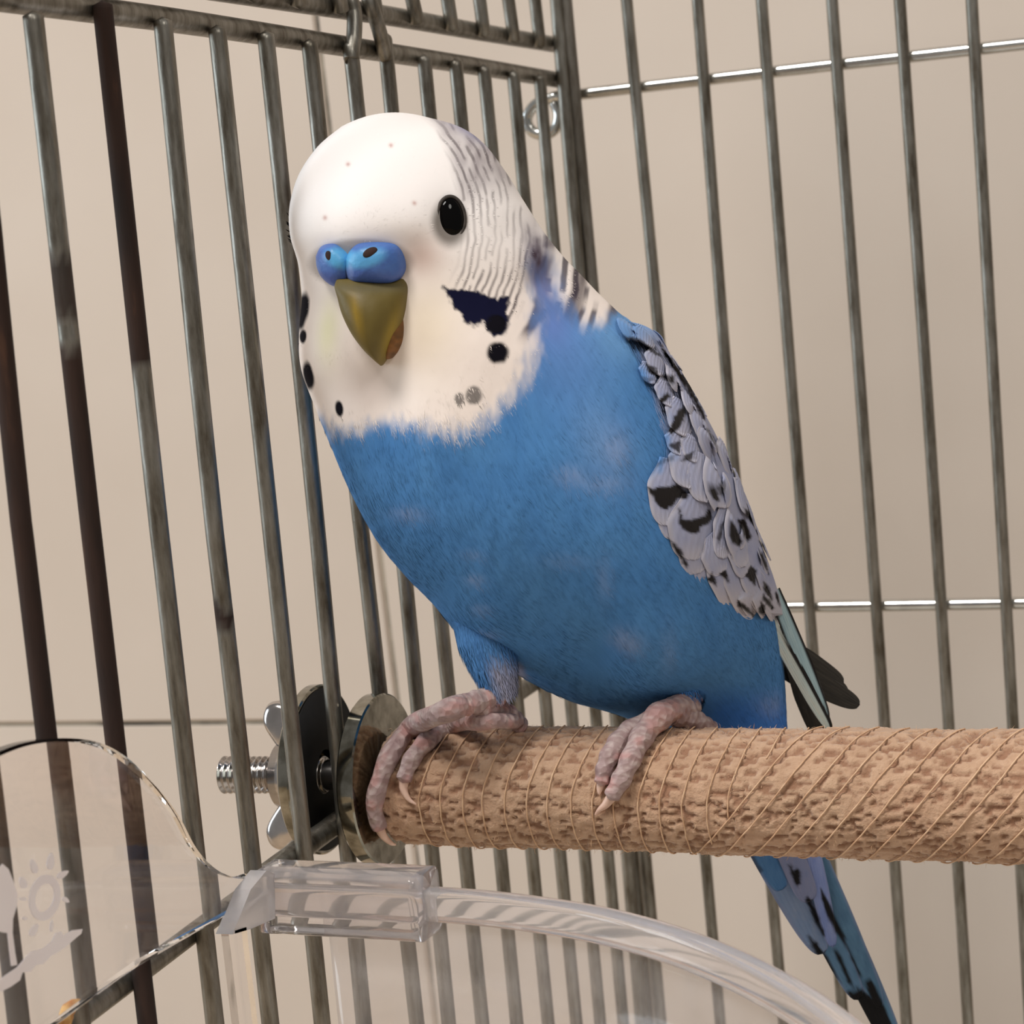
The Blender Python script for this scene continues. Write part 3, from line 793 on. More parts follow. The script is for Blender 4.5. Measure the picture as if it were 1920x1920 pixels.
    for u, v, a, b, r, w in ((569, 585, 13, 36, 8, 1), (574, 631, 8, 13, 0, 1), (585, 703, 11, 27, -6, 1), (641, 763, 7, 15, -14, 1), (932, 666, 20, 20, 0, 1), (864, 749, 9, 12, 0, .72), (890, 743, 16, 17, 0, .74), (926, 612, 18, 18, 0, .9)):
        col = mix(col, srgb(18, 16, 24), w * (1 - sstep(0.72, 1.2, ell(U, V, u, v, a, b, r) + 0.25 * (n_f - 0.5))))
    # soft grey along the cere
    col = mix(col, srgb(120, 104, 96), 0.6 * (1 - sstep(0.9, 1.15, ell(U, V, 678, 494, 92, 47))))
    # mantle above the wing, then plain flank under it
    return col
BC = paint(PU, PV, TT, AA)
# far side of the back (never seen from the front): barred mantle
rear = sstep(math.radians(4), math.radians(22), AA) * (1 - sstep(math.radians(118), math.radians(136), AA))
mant = mix(srgb(224, 218, 216), srgb(52, 46, 54), sstep(0.45, 0.65, 0.5 + 0.5 * np.cos(TT * 9 + 2 * fnoise(AA * 6, TT * 2, 2))) * sstep(0.3, 0.5, fnoise(AA * 14, TT * 3, 1)))
mant = mix(mant, srgb(92, 140, 200), sstep(15, 18, TT))
BC = mix(BC, mant, rear)
M['plumage'] = mat_attr('plumage_skin', 0.9, 0.08, 0.0)
F = [grid_faces(NT, NA, True), list(range((NT - 1) * NA, NT * NA))[::-1], list(range(NA))]
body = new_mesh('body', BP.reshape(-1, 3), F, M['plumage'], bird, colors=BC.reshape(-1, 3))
bvh = BVHTree.FromPolygons([tuple(p) for p in BP[::4, ::4].reshape(-1, 3)], [tuple(int(i) for i in f) for f in grid_faces(len(BP[::4]), NA // 4, True)])
def hit(u, v):
    d = unit(ray(u, v))
    loc, nor, _, _ = bvh.ray_cast(Vector(CAM), Vector(d))
    if loc is None: return None
    n = np.array(nor); n = n if n @ d < 0 else -n
    return np.array(loc), n
# ---- fine plumage: short flat barbs lying along the body
M['barbs'] = mat_attr('plumage_barbs', 0.9, 0.1, 0.0, nattr='sn')
def barbs(name, P, N, Tn, C, ln, parent, wid=1.0, spread=0.13):
    n = len(P)
    dr = unit(Tn + rng.normal(size=(n, 3)) * spread); dr = unit(dr - N * np.sum(dr * N, -1, keepdims=True))
    ln = np.asarray(ln)[:, None]
    sd = np.cross(N, dr) * (rng.uniform(0.00004, 0.00009, n) * wid)[:, None]
    lift = rng.uniform(0.005, 0.07, n)[:, None] * N
    r0 = P - N * 0.00003; m0 = r0 + (dr + lift) * ln * 0.55; t0 = m0 + (dr + lift * 0.4) * ln * 0.45
    V = np.stack([r0 - sd, r0 + sd, m0 + sd, m0 - sd, t0], 1).reshape(-1, 3)
    Cv = np.clip(np.repeat(C * rng.uniform(0.95, 1.06, n)[:, None], 5, 0), 0, 1)
    b0 = np.arange(n) * 5
    o = new_mesh(name, V, [np.stack([b0, b0 + 1, b0 + 2, b0 + 3], -1), np.stack([b0 + 3, b0 + 2, b0 + 4], -1)], M['barbs'], None, colors=Cv, attrs={'sn': np.repeat(N, 5, 0)})
    o['kind'] = 'stuff'
    o.parent = parent
    o.matrix_parent_inverse = Matrix.Identity(4) if parent.parent else Matrix.Translation(-Vector(WORLD.get(parent.name, (0, 0, 0))))
    return o
NB = 150000
sel_i = rng.integers(4, NT - 6, NB); sel_j = rng.integers(0, NA, NB)
keep = rng.random(NB) < np.clip(np.linalg.norm(np.gradient(BP, axis=1)[sel_i, sel_j], axis=-1) / 2.2e-4, 0.1, 1)
keep &= ~((AA[sel_i, sel_j] > 0) & (TT[sel_i, sel_j] < 7))
sel_i, sel_j = sel_i[keep], sel_j[keep]; NB = len(sel_i)
Pb = BP[sel_i, sel_j]; Nb = BN2[sel_i, sel_j]; Cb = BC[sel_i, sel_j]; tb = TT[sel_i, sel_j]
Tb = unit(np.gradient(BP, axis=0)[sel_i, sel_j])
facep = hit(690, 440)[0]
away = Pb - facep; away = unit(away - Nb * np.sum(away * Nb, -1, keepdims=True))
wface = (1 - sstep(6.0, 9.5, tb))[:, None]
barbs('plumage', Pb, Nb, Tb * (1 - wface) + away * wface, Cb, rng.uniform(0.0010, 0.0021, NB) * (0.40 + 0.60 * sstep(8, 12, tb)), bird)

# ---- eye
def ellipsoid(c, ax, n=28):           # ax: three axis vectors
    th_, ph_ = np.meshgrid(np.linspace(0, math.pi, n), np.arange(2 * n) * math.pi / n, indexing='ij')
    V = c + np.sin(th_)[..., None] * (np.cos(ph_)[..., None] * ax[0] + np.sin(ph_)[..., None] * ax[1]) + np.cos(th_)[..., None] * ax[2]
    return V.reshape(-1, 3), [grid_faces(n, 2 * n, True)]
M['eye'] = mat_noise('dark_eye', srgb(5, 4, 4), srgb(8, 6, 6), 100, 0.03, spec=0.14)
M['eye_ring'] = mat_noise('eye_ring_skin', srgb(46, 40, 36), srgb(72, 64, 58), 1500, 0.7)
pe, ne = hit(846, 408)
ne = unit(ne + 0.35 * unit(CAM - pe))
upv = unit(np.array([0.05, 0, 1.0]) - ne * ne[2]); sdv = np.cross(upv, ne)
k_ = 0.0 + abs(ne @ unit(CAM - pe))
new_mesh('eye', *ellipsoid(pe - ne * 0.0001, (sdv * 0.0017 / max(k_, .6), upv * 0.00275, ne * 0.0009)), M['eye'], bird)
a = np.linspace(0, 2 * math.pi, 61)[:-1]
ringp = pe + ne * 0.00025 + np.cos(a)[:, None] * sdv * 0.0018 / max(k_, .6) + np.sin(a)[:, None] * upv * 0.00285
V, Fq = tube_data(np.concatenate([ringp, ringp[:1]]) - ne * 0.0002, 0.00026, 8, cap=False)
new_mesh('eye_ring', V, Fq, M['eye_ring'], bird)

# ---- cere and nostrils
fp, fn = hit(675, 500)
fn = unit(0.65 * fn + 0.35 * unit(CAM - fp))
def puff(poly, H, base=0.0, n_ring=16, npts=72, power=0.5, tilt=0.0):
    P2 = curve_pts(list(poly) + [poly[0]], npts + 1)[:-1]; c2 = P2.mean(0)
    rings = []
    for s in np.linspace(0.02, 1.0, n_ring):
        row = []
        for q in c2 + (P2 - c2) * s:
            h_ = hit(*q); p = h_[0] if h_ is not None else at_depth(q[0], q[1], project(fp)[2])
            row.append(p + fn * (base + H * max(0.0, 1 - s ** 2.4) ** power))
        rings.append(row)
    rings.append([p - fn * 0.0014 for p in rings[-1]])
    R = np.array(rings); n = R.shape[1]; V = np.concatenate([R.reshape(-1, 3), R[0].mean(0)[None]])
    j = np.arange(n); jn = (j + 1) % n
    return V, [grid_faces(len(R), n, True), np.stack([jn, j, np.full(n, len(V) - 1)], -1)]
M['cere'] = mat_attr('cere_skin', 0.42, 0.45, noise=('ShaderNodeTexNoise', 1500, 0.25, 0.0003))
lobeL = [(595, 476), (604, 461), (626, 457), (644, 468), (656, 484), (658, 510), (654, 528), (632, 536), (608, 520), (597, 498)]
lobeR = [(650, 482), (660, 466), (676, 456), (714, 454), (742, 459), (757, 478), (761, 504), (750, 523), (728, 530), (688, 530), (660, 527), (650, 508)]
dL = puff(lobeL, 0.0024, 0.0004); dR = puff(lobeR, 0.0027, 0.0004)
V, Fq = merge([dL, dR])
U_, V_, _ = project(V)
cc = mix(srgb(66, 98, 170), srgb(78, 122, 192), fnoise(U_ / 9, V_ / 9, 2))
cc = mix(cc, srgb(92, 176, 226), 0.9 * (1 - sstep(0.6, 1.35, ell(U_, V_, 640, 484, 30, 20, 10))))
cc = mix(cc, srgb(92, 170, 222), 0.85 * (1 - sstep(0.6, 1.35, ell(U_, V_, 686, 484, 38, 18, -14))))
cc = mix(cc, srgb(60, 80, 156), 0.6 * sstep(502, 522, V_))
cc = mix(cc, srgb(126, 146, 196), 0.5 * (1 - sstep(0.6, 1.2, ell(U_, V_, 655, 515, 8, 22))))
cere = new_mesh('cere', V, Fq, M['cere'], bird, colors=cc)
cere['label'] = 'pale and deep blue two-lobed cere'
M['dark'] = mat_noise('nostril_dark', srgb(30, 14, 10), srgb(52, 26, 18), 900, 0.8)
cb = BVHTree.FromPolygons([tuple(p) for p in V], [tuple(int(i) for i in f) for q in Fq for f in q])
for (u, v, a_, b_, rot) in ((616, 479, 6.5, 9.0, -15), (694, 473, 15, 8.5, -28)):
    loc, nor, _, _ = cb.ray_cast(Vector(CAM), Vector(unit(ray(u, v))))
    loc = np.array(loc); n = np.array(nor); vd = unit(CAM - loc); n = n if n @ vd > 0 else -n; n = unit(n + vd)
    ex = unit(at_depth(u + 10 * math.cos(math.radians(rot)), v + 10 * math.sin(math.radians(rot)), .29) - at_depth(u, v, .29)); ex = unit(ex - n * (ex @ n)); ey = np.cross(n, ex)
    s_ = project(loc)[2] / F_PX
    new_mesh('nostril', *ellipsoid(loc - n * 0.00005, (ex * a_ * s_, ey * b_ * s_, n * 0.00022), 14), M['dark'], cere)
cere_kids = list(cere.children)
for c_ in cere_kids: c_.matrix_parent_inverse = Matrix.Identity(4)

# ---- beak: hooked upper half, a little of the lower half at its right
def loft_beak(rows, name, mat, colf):
    R = []; n = 40
    th_ = np.arange(n) * 2 * math.pi / n
    rows = curve_pts(rows, 46)
    for (uL, uR, v, hf, hb, dd) in rows:
        d0 = project(fp)[2] + dd
        c = at_depth((uL + uR) / 2, v, d0); a_ = (at_depth(uR, v, d0) - at_depth(uL, v, d0)) / 2
        keel = 1.0 + 0.12 * np.maximum(0, -np.sin(th_)) ** 6
        R.append(c + np.cos(th_)[:, None] * a_ - (np.where(np.sin(th_) < 0, -hf * np.sin(th_) * keel, -hb * np.sin(th_)))[:, None] * fn)
    R = np.array(R); V = np.concatenate([R.reshape(-1, 3), R[0].mean(0)[None], R[-1].mean(0)[None]]); L_ = (len(R) - 1) * n
    j = np.arange(n); jn = (j + 1) % n
    U_, V_, _ = project(V)
    return new_mesh(name, V, [grid_faces(len(R), n, True), np.stack([jn, j, np.full(n, len(V) - 2)], -1), np.stack([L_ + j, L_ + jn, np.full(n, len(V) - 1)], -1)], mat, bird, colors=colf(U_, V_))
def flip(rows): return rows
M['beak'] = mat_attr('beak_horn', 0.5, 0.35, noise=('ShaderNodeTexNoise', 900, 0.15, 0.0003))
def beak_col(U, V):
    c = mix(srgb(96, 82, 36), srgb(112, 97, 46), fnoise(U / 12, V / 30, 2))
    c = mix(c, srgb(146, 118, 34), 0.9 * np.exp(-ell(U, V, 668, 590, 8, 42, -10) ** 2))
    c = mix(c, srgb(150, 126, 36), 0.9 * np.exp(-ell(U, V, 733, 625, 11, 52, 18) ** 2))
    c = mix(c, srgb(98, 92, 70), 0.7 * np.exp(-ell(U, V, 690, 540, 90, 10) ** 2))
    return c
# the hook is built with the front towards fn (negative sine = front)
loft_beak([(632, 760, 522, -.0012, -.0030, .0), (628, 766, 536, -.0030, -.0030, .0), (634, 765, 556, -.0038, -.0030, .0), (641, 762, 580, -.0042, -.0030, .0002), (652, 756, 605, -.0042, -.0028, .0005), (667, 747, 630, -.0038, -.0024, .0008),
           (685, 737, 653, -.0030, -.0020, .0010), (703, 727, 672, -.0018, -.0014, .0012), (713, 719, 684, -.0005, -.0005, .0013)], 'upper_beak', M['beak'], beak_col)
def low_col(U, V):
    return mix(srgb(84, 60, 30), srgb(140, 92, 44), fnoise(U / 8, V / 8, 2))
loft_beak([(722, 764, 585, -.0020, -.002, .0012), (722, 765, 610, -.0024, -.002, .0012), (720, 762, 635, -.0024, -.002, .0013), (718, 752, 655, -.0020, -.002, .0014), (722, 738, 670, -.0010, -.001, .0014)], 'lower_beak', M['beak'], low_col)

# ---- feathers of wing and tail
M['feather'] = mat_attr('feather_vane', 0.75, 0.2, 0.1)
GREY = srgb(174, 174, 194); PALE = srgb(200, 194, 196); BLACK = srgb(24, 19, 19); LILAC = srgb(152, 158, 190)
def feather(name, mid, nrm, width, colf, parent, cup=0.12, tip_pow=0.5, base_w=0.45, nx_=40, nw=21, blunt=1.0, thick=0.00006):
    """mid (n,3) centre line, nrm (n,3) outward normals, width (m)"""
    s = np.linspace(0, 1, nx_); P = curve_pts(mid, nx_) if len(mid) > 2 else mid[0] + (mid[-1] - mid[0]) * s[:, None]
    N = unit(curve_pts(nrm, nx_)) if len(nrm) > 2 else np.repeat(unit(nrm[:1]), nx_, 0)
    T = unit(np.gradient(P, axis=0)); A = unit(np.cross(N, T))
    s = s ** 0.8
    P = catmull(P, s * (nx_ - 1))
    w = width / 2 * (base_w + (1 - base_w) * sstep(0, 0.45, s)) * np.clip(1 - s ** (5 * blunt), 0, 1) ** tip_pow
    w = np.maximum(w, 0.00002)
    x = np.linspace(-1, 1, nw)
    V = P[:, None] + A[:, None] * (w[:, None, None] * x[None, :, None]) - N[:, None] * (cup * w[:, None, None] * x[None, :, None] ** 2)
    S_, X_ = np.meshgrid(s, x, indexing='ij')
    V += N[:, None] * (0.00006 * np.cos(X_ * 22 + S_ * 16))[..., None]
    V0 = V.reshape(-1, 3); V1 = V0 - np.repeat(N, nw, 0) * thick
    C = (colf(S_, X_, V0.reshape(nx_, nw, 3)) if getattr(colf, 'px', False) else colf(S_, X_)).reshape(-1, 3); k = len(V0); f = grid_faces(nx_, nw)
    edge = np.concatenate([np.arange(nw), np.arange(1, nx_) * nw + nw - 1, (nx_ - 1) * nw + np.arange(nw - 2, -1, -1), np.arange(nx_ - 2, 0, -1) * nw]); en = np.roll(edge, -1)
    o = new_mesh(name, np.concatenate([V0, V1]), [f, f[:, ::-1] + k, np.stack([edge, edge + k, en + k, en], -1)], M['feather'], None, colors=np.concatenate([C, C]))
    o.data.set_sharp_from_angle(angle=0.9)
    o.parent = parent
    o.matrix_parent_inverse = Matrix.Identity(4) if parent.parent else Matrix.Translation(-Vector(WORLD.get(parent.name, (0, 0, 0))))
    return o
# black marks of the wing, as outlines found on the photograph and carried by the surface
WING_MARKS = [
    ([(1213, 912), (1224, 917), (1235, 913), (1253, 913), (1268, 907), (1277, 910), (1282, 920), (1293, 928), (1287, 935), (1273, 933), (1263, 945), (1252, 956), (1238, 951), (1227, 937)], 1),
    ([(1272, 950), (1277, 960), (1280, 973), (1293, 975), (1307, 973), (1320, 967), (1327, 955), (1333, 958), (1336, 968), (1330, 980), (1313, 988), (1312, 997), (1297, 1001), (1282, 993), (1275, 983)], 1),
    ([(1328, 923), (1335, 912), (1342, 918), (1347, 927), (1348, 942), (1337, 935)], 1), ([(1343, 915), (1358, 900), (1362, 915), (1353, 930)], .7),
    ([(1360, 975), (1355, 987), (1353, 1007), (1347, 1021), (1345, 1010), (1350, 987)], .9), ([(1367, 977), (1375, 978), (1383, 998), (1391, 1015), (1387, 1024), (1375, 1021), (1368, 1007)], 1),
    ([(1383, 975), (1395, 973), (1403, 990), (1408, 1007), (1402, 1016), (1393, 1000)], 1), ([(1395, 952), (1405, 960), (1412, 983), (1402, 973)], 1),
    ([(1252, 1008), (1265, 1018), (1277, 1033), (1288, 1057), (1290, 1067), (1280, 1053), (1263, 1028)], 1), ([(1423, 1030), (1430, 1038), (1437, 1058), (1442, 1077), (1430, 1058)], 1),
    ([(1424, 1013), (1433, 1028), (1439, 1047), (1432, 1037)], 1), ([(1317, 1082), (1330, 1083), (1335, 1073), (1340, 1085), (1344, 1100), (1337, 1093), (1327, 1088)], 1),
    ([(1350, 1075), (1360, 1070), (1365, 1082), (1368, 1093), (1358, 1085)], 1), ([(1398, 1080), (1408, 1062), (1418, 1068), (1416, 1097), (1407, 1090)], 1),
    ([(1432, 1090), (1442, 1103), (1448, 1125), (1438, 1115), (1432, 1102)], 1), ([(1432, 1115), (1442, 1125), (1451, 1140), (1447, 1143), (1430, 1125)], 1),
    ([(1427, 1130), (1435, 1137), (1433, 1150), (1428, 1153), (1422, 1147)], 1), ([(1385, 1127), (1395, 1133), (1410, 1148), (1413, 1157), (1402, 1148), (1383, 1135)], 1),
    ([(1455, 1110), (1460, 1120), (1463, 1140), (1457, 1127)], 1), ([(1172, 630), (1199, 636), (1220, 650), (1244, 668), (1230, 666), (1202, 649), (1175, 640)], .9),
    ([(1209, 680), (1230, 690), (1233, 704), (1216, 698)], .95), ([(1240, 702), (1264, 705), (1264, 719), (1244, 711)], 1), ([(1199, 706), (1226, 710), (1209, 722)], .5),
    ([(1251, 736), (1256, 744), (1238, 762), (1231, 755)], 1), ([(1281, 761), (1288, 775), (1272, 804), (1259, 815), (1243, 799), (1258, 801), (1264, 781)], 1),
    ([(1254, 834), (1276, 826), (1274, 849)], .9), ([(1301, 846), (1296, 862), (1277, 866), (1285, 853)], .9), ([(1209, 875), (1261, 854), (1264, 861), (1216, 880)], .45),
    ([(1233, 641), (1257, 670), (1276, 697), (1296, 723), (1320, 775), (1321, 786), (1290, 731), (1269, 700), (1244, 663)], 1), ([(1326, 803), (1336, 818), (1349, 846), (1338, 832)], .9)]
def wing_paint(S, X, P):
    U, V, _ = project(P)
    c = mix(GREY, LILAC, fnoise(U / 16, V / 24, 2)); c = mix(c, srgb(150, 156, 178), 0.4 * fnoise(U / 5, V / 12, 2))
    if S is not None: c = mix(c, PALE, 0.55 * sstep(0.70, 1.0, np.maximum(np.abs(X), S)))
    c = mix(c, PALE, 0.5 * sstep(1080, 1130, V))
    front = np.interp(V, [590, 622, 682, 740, 800, 860, 900, 930], [1195, 1190, 1200, 1222, 1244, 1252, 1214, 1180])
    bl = (1 - sstep(-18, 26, U - front + 30 * (fnoise(U / 10, V / 26, 2) - 0.5))) * (1 - sstep(885, 915, V))
    c = mix(c, srgb(92, 140, 198), bl); c = mix(c, srgb(112, 152, 202), 0.8 * (1 - sstep(600, 660, V)))
    for poly, w in WING_MARKS:
        near = (np.abs(U - poly[0][0]) < 160) & (np.abs(V - poly[0][1]) < 190)
        if not near.any(): continue
        sd = np.full(U.shape, 99.0); sd[near] = poly_sd(U[near], V[near], poly)
        c = mix(c, BLACK, w * sstep(3.2, -2.2, sd + 5 * (fnoise(U / 4, V / 7, 2) - 0.5)))
    return c
wing_paint.px = True
# wing: a folded shell over the flank; its feathers are its own pieces
WR_ = [((1148, 588), (1190, 586)), ((1156, 622), (1226, 622)), ((1182, 682), (1264, 682)), ((1206, 740), (1298, 742)), ((1226, 800), (1331, 802)), ((1230, 860), (1360, 860)), ((1214, 920), (1386, 920)),
       ((1236, 985), (1408, 978)), ((1264, 1042), (1430, 1035)), ((1304, 1092), (1450, 1088)), ((1345, 1122), (1464, 1130)), ((1405, 1150), (1472, 1165))]
rows = []
for (f_, b_) in WR_:
    t1, a1 = locate(*f_); t2, a2 = locate(*b_)
    rows.append((t1, a1, t2, 0.35))
NR_, NC_ = 200, 160
rows = curve_pts(np.array(rows), NR_)
def wing_off(s, r):                   # thickness of the folded wing above the flank
    return -0.0005 + 0.0021 * np.sin(np.clip(s, 0, 1) * math.pi * 0.62) ** 0.9 * sstep(0, 0.12, r)
def norm_at(t, th):
    e = 1e-3
    n = np.cross(surf(t, th + e) - surf(t, th - e), surf(t + e * 8, th) - surf(t - e * 8, th)); n = unit(n)
    c = (surf(t, th * 0) + surf(t, th * 0 + math.pi)) / 2
    return n * np.sign(np.sum(n * (surf(t, th) - c), -1, keepdims=True))
r_i = np.linspace(0, 1, NR_)[:, None]; s_i = np.linspace(0, 1, NC_)[None, :]
Tg = rows[:, :1] * (1 - s_i) + rows[:, 2:3] * s_i; Ag = rows[:, 1:2] * (1 - s_i) + rows[:, 3:4] * s_i
Wn = norm_at(Tg, Ag); Wp = surf(Tg, Ag) + Wn * wing_off(s_i, r_i)[..., None]
Wb = surf(Tg, Ag) - Wn * 0.0012
wc_ = wing_paint(None, None, Wp)
nW = Wp.shape[0] * Wp.shape[1]; f = grid_faces(NR_, NC_)
edge = np.concatenate([np.arange(NC_), np.arange(1, NR_) * NC_ + NC_ - 1, (NR_ - 1) * NC_ + np.arange(NC_ - 2, -1, -1), np.arange(NR_ - 2, 0, -1) * NC_]); en = np.roll(edge, -1)
wing = new_mesh('wing', np.concatenate([Wp.reshape(-1, 3), Wb.reshape(-1, 3)]), [f, f[:, ::-1] + nW, np.stack([edge, edge + nW, en + nW, en], -1)], M['plumage'], bird,
                colors=np.concatenate([wc_.reshape(-1, 3)] * 2))
wing['label'] = 'folded pale lilac wing with black scalloped marks'
WU, WV, _ = project(Wp)
def wing_pt(u, v):
    k = np.argmin((WU - u) ** 2 + (WV - v) ** 2)
    return Wp.reshape(-1, 3)[k], Wn.reshape(-1, 3)[k], (k // NC_, k % NC_)
def shaft(s0, s1, wid, bg1, bg2, dark=BLACK, x0=0.0):
    def f(S, X):
        c = mix(bg1, bg2, fnoise(S * 4, X * 4, 2)); c = mix(c, PALE, 0.7 * sstep(0.55, 0.9, np.abs(X)))
        m = sstep(s0 - .05, s0 + .05, S) * (1 - sstep(s1 - .06, s1 + .06, S)) * (1 - sstep(wid * .75, wid * 1.1, np.abs(X - x0)))
        return mix(c, dark, m)
    return f
def wing_feather(b, t, w_px, colf, layer, blunt=1.0, lift=0.00022, cup=0.16):
    pts = [(b[0] + (t[0] - b[0]) * q, b[1] + (t[1] - b[1]) * q) for q in (0, .33, .66, 1)]
    P = []; N = []
    for q, (u, v) in zip((0, .33, .66, 1), pts):
        p, n, _ = wing_pt(u, v)
        P.append(p + n * (0.00012 * layer + lift * q)); N.append(n)
    dist = project(P[0])[2]
    fs = max(0.62, abs(unit(np.mean(N, 0)) @ unit(CAM - P[1])))      # seen at a slant: the feather itself is wider
    feather('feather', np.array(P), np.array(N), w_px / F_PX * dist / fs, colf, wing, cup=cup, blunt=blunt)
# lowest layers first: flight-feather tips
for (b, t, w, L, bl) in [
    ((1288, 1000), (1306, 1092), 24, 1, 1),
    ((1415, 1060), (1473, 1172), 26, 1, 1.6),
    ((1405, 1060), (1462, 1178), 26, 2, 1.6),
    ((1395, 1060), (1448, 1176), 26, 3, 1.6),
    ((1372, 1060), (1428, 1172), 30, 3, 1.4),
    ((1360, 1060), (1412, 1166), 34, 4, 1.2),
    ((1385, 1030), (1432, 1142), 40, 5, 1.2),
    ((1352, 1030), (1402, 1146), 38, 6, 1.2),
    ((1328, 1020), (1378, 1140), 42, 7, 1.1),
    ((1300, 1010), (1338, 1144), 52, 8, 1.0),
    ((1330, 1000), (1352, 1072), 54, 9, .8),
    ((1300, 980), (1308, 1072), 70, 10, .7),
    ((1368, 990), (1396, 1076), 46, 9, .9),
    ((1405, 985), (1443, 1082), 30, 7, 1.4),
    ((1412, 970), (1440, 1052), 22, 8, 1.4),
    ((1395, 940), (1420, 1050), 44, 11, .9),
    ((1368, 945), (1390, 1062), 48, 12, .9),
    ((1356, 945), (1350, 1046), 40, 13, .9),
    ((1390, 905), (1414, 998), 26, 9, 1.2),
    ((1300, 925), (1298, 1048), 98, 14, .65),
    ((1252, 905), (1262, 1010), 62, 12, .7),
    ((1378, 880), (1394, 968), 46, 13, .8),
    ((1340, 872), (1350, 955), 62, 15, .7),
    ((1252, 862), (1248, 985), 76, 16, .65),
    ((1310, 850), (1316, 942), 66, 16, .7),
    ((1286, 835), (1284, 918), 62, 18, .7),
    ((1352, 835), (1370, 915), 52, 16, .7),
    ((1320, 812), (1334, 880), 54, 18, .7),
    ((1290, 818), (1292, 868), 40, 19, .7),
    ((1262, 805), (1266, 855), 40, 20, .7),
    ((1268, 752), (1270, 822), 50, 21, .7),
    ((1300, 765), (1316, 830), 44, 20, .7),
    ((1240, 715), (1246, 768), 40, 22, .7),
    ((1276, 715), (1290, 775), 42, 22, .7),
    ((1250, 676), (1260, 728), 42, 23, .7),
    ((1222, 662), (1226, 708), 40, 24, .7),
    ((1206, 682), (1212, 724), 30, 23, .7),
    ((1228, 632), (1238, 676), 40, 25, .7),
    ((1198, 618), (1206, 658), 38, 26, .7),
    ((1170, 606), (1180, 646), 36, 27, .7),
    ((1232, 645), (1270, 702), 16, 20, 1.2),
    ((1268, 698), (1316, 785), 14, 20, 1.2),
]:
    wing_feather(b, t, w, wing_paint, L * 0.27, bl)
# long flight feathers beyond the wing, crossing behind the perch
def free_feather(name, b, t, d0, d1, w_px, colf, parent, nb=None, blunt=1.3, sag=0.0, cup=0.15, base_w=0.8, nx_=36):
    B = at_depth(*b, d0); T = at_depth(*t, d1); m = (B + T) / 2; vn = unit(CAM - m)
    n = unit(vn + (np.array(nb) if nb is not None else 0)); mm = m + n * sag
    return feather(name, np.array([B, B * .44 + T * .06 + mm * .5, B * .06 + T * .44 + mm * .5, T]) if sag else np.array([B, B + (T - B) / 3, B + (T - B) * 2 / 3, T]), np.repeat(n[None], 4, 0), w_px / F_PX * d0, colf, parent, cup=cup, blunt=blunt, base_w=base_w, nx_=nx_)
def two(a, b, x0, soft=.12):
    return lambda S, X: mix(a, b, sstep(x0 - soft, x0 + soft, X))
def prim_a(S, X):
    c = mix(srgb(206, 204, 192), srgb(188, 206, 206), fnoise(S * 6, X * 3, 2))
    return mix(c, BLACK, sstep(0.25, 0.5, X) * sstep(0.2, 0.4, S))
def prim_b(S, X):
    c = mix(srgb(148, 178, 188), srgb(176, 200, 204), fnoise(S * 6, X * 3, 2))
    return mix(c, BLACK, np.maximum(sstep(0.5, 0.8, X), 1 - sstep(-0.9, -0.6, X)))
dk = lambda S, X: mix(srgb(30, 27, 24), srgb(52, 47, 40), fnoise(S * 8, X * 4, 2))
wref = np.array([0.35, 0.1, 0.25])
free_feather('flight_feather', (1450, 1120), (1560, 1372), .3075, .3155, 24, dk, wing, wref)
free_feather('flight_feather', (1452, 1108), (1552, 1352), .3065, .3150, 36, prim_b, wing, wref)
free_feather('flight_feather', (1424, 1130), (1556, 1366), .3060, .3145, 30, prim_a, wing, wref)
free_feather('flight_feather', (1416, 1118), (1446, 1182), .3050, .3062, 26, shaft(.4, .9, .5, GREY, PALE), wing, wref)
# far wing: dark flight feathers showing past the rump
fw = free_feather('far_wing', (1420, 1190), (1582, 1282), .3200, .3235, 62, dk, bird, (0.3, 0, 0.5), blunt=.8)
fw['label'] = 'dark flight feathers of the other wing'
for (b, t, w, d0, d1) in (((1420, 1220), (1612, 1322), 52, .3195, .3225), ((1440, 1230), (1590, 1302), 60, .3198, .3230), ((1488, 1236), (1540, 1384), 46, .3190, .3215)):
    free_feather('flight_feather', b, t, d0, d1, w, dk, fw, (0.2, 0, 0.4), blunt=.9)

# ---- tail
BL = srgb(106, 146, 192); TEAL = srgb(84, 124, 156); LAV = srgb(144, 160, 208); PB = srgb(152, 172, 202)
TAIL_MARKS = [
    [(1477, 1621), (1484, 1622), (1487, 1633), (1495, 1628), (1502, 1638), (1500, 1656), (1495, 1661), (1488, 1651), (1484, 1638)],
    [(1515, 1679), (1520, 1686), (1532, 1711), (1546, 1750), (1545, 1755), (1532, 1734), (1522, 1711), (1511, 1688)],
    [(1540, 1669), (1550, 1686), (1564, 1715), (1582, 1754), (1592, 1780), (1615, 1828), (1613, 1834), (1585, 1771), (1566, 1746), (1550, 1715), (1541, 1686)],
    [(1515, 1755), (1532, 1768), (1550, 1794), (1568, 1826), (1574, 1838), (1554, 1824), (1530, 1792)],
    [(1564, 1775), (1571, 1785), (1584, 1810), (1601, 1849), (1592, 1849), (1578, 1817), (1566, 1789)],
    [(1590, 1860), (1612, 1854), (1626, 1863), (1633, 1872), (1622, 1842), (1634, 1836), (1650, 1870), (1672, 1920), (1720, 2020), (1660, 2020), (1625, 1925), (1605, 1890)],
    [(1395, 1600), (1412, 1604), (1430, 1632), (1424, 1640), (1405, 1622)]]
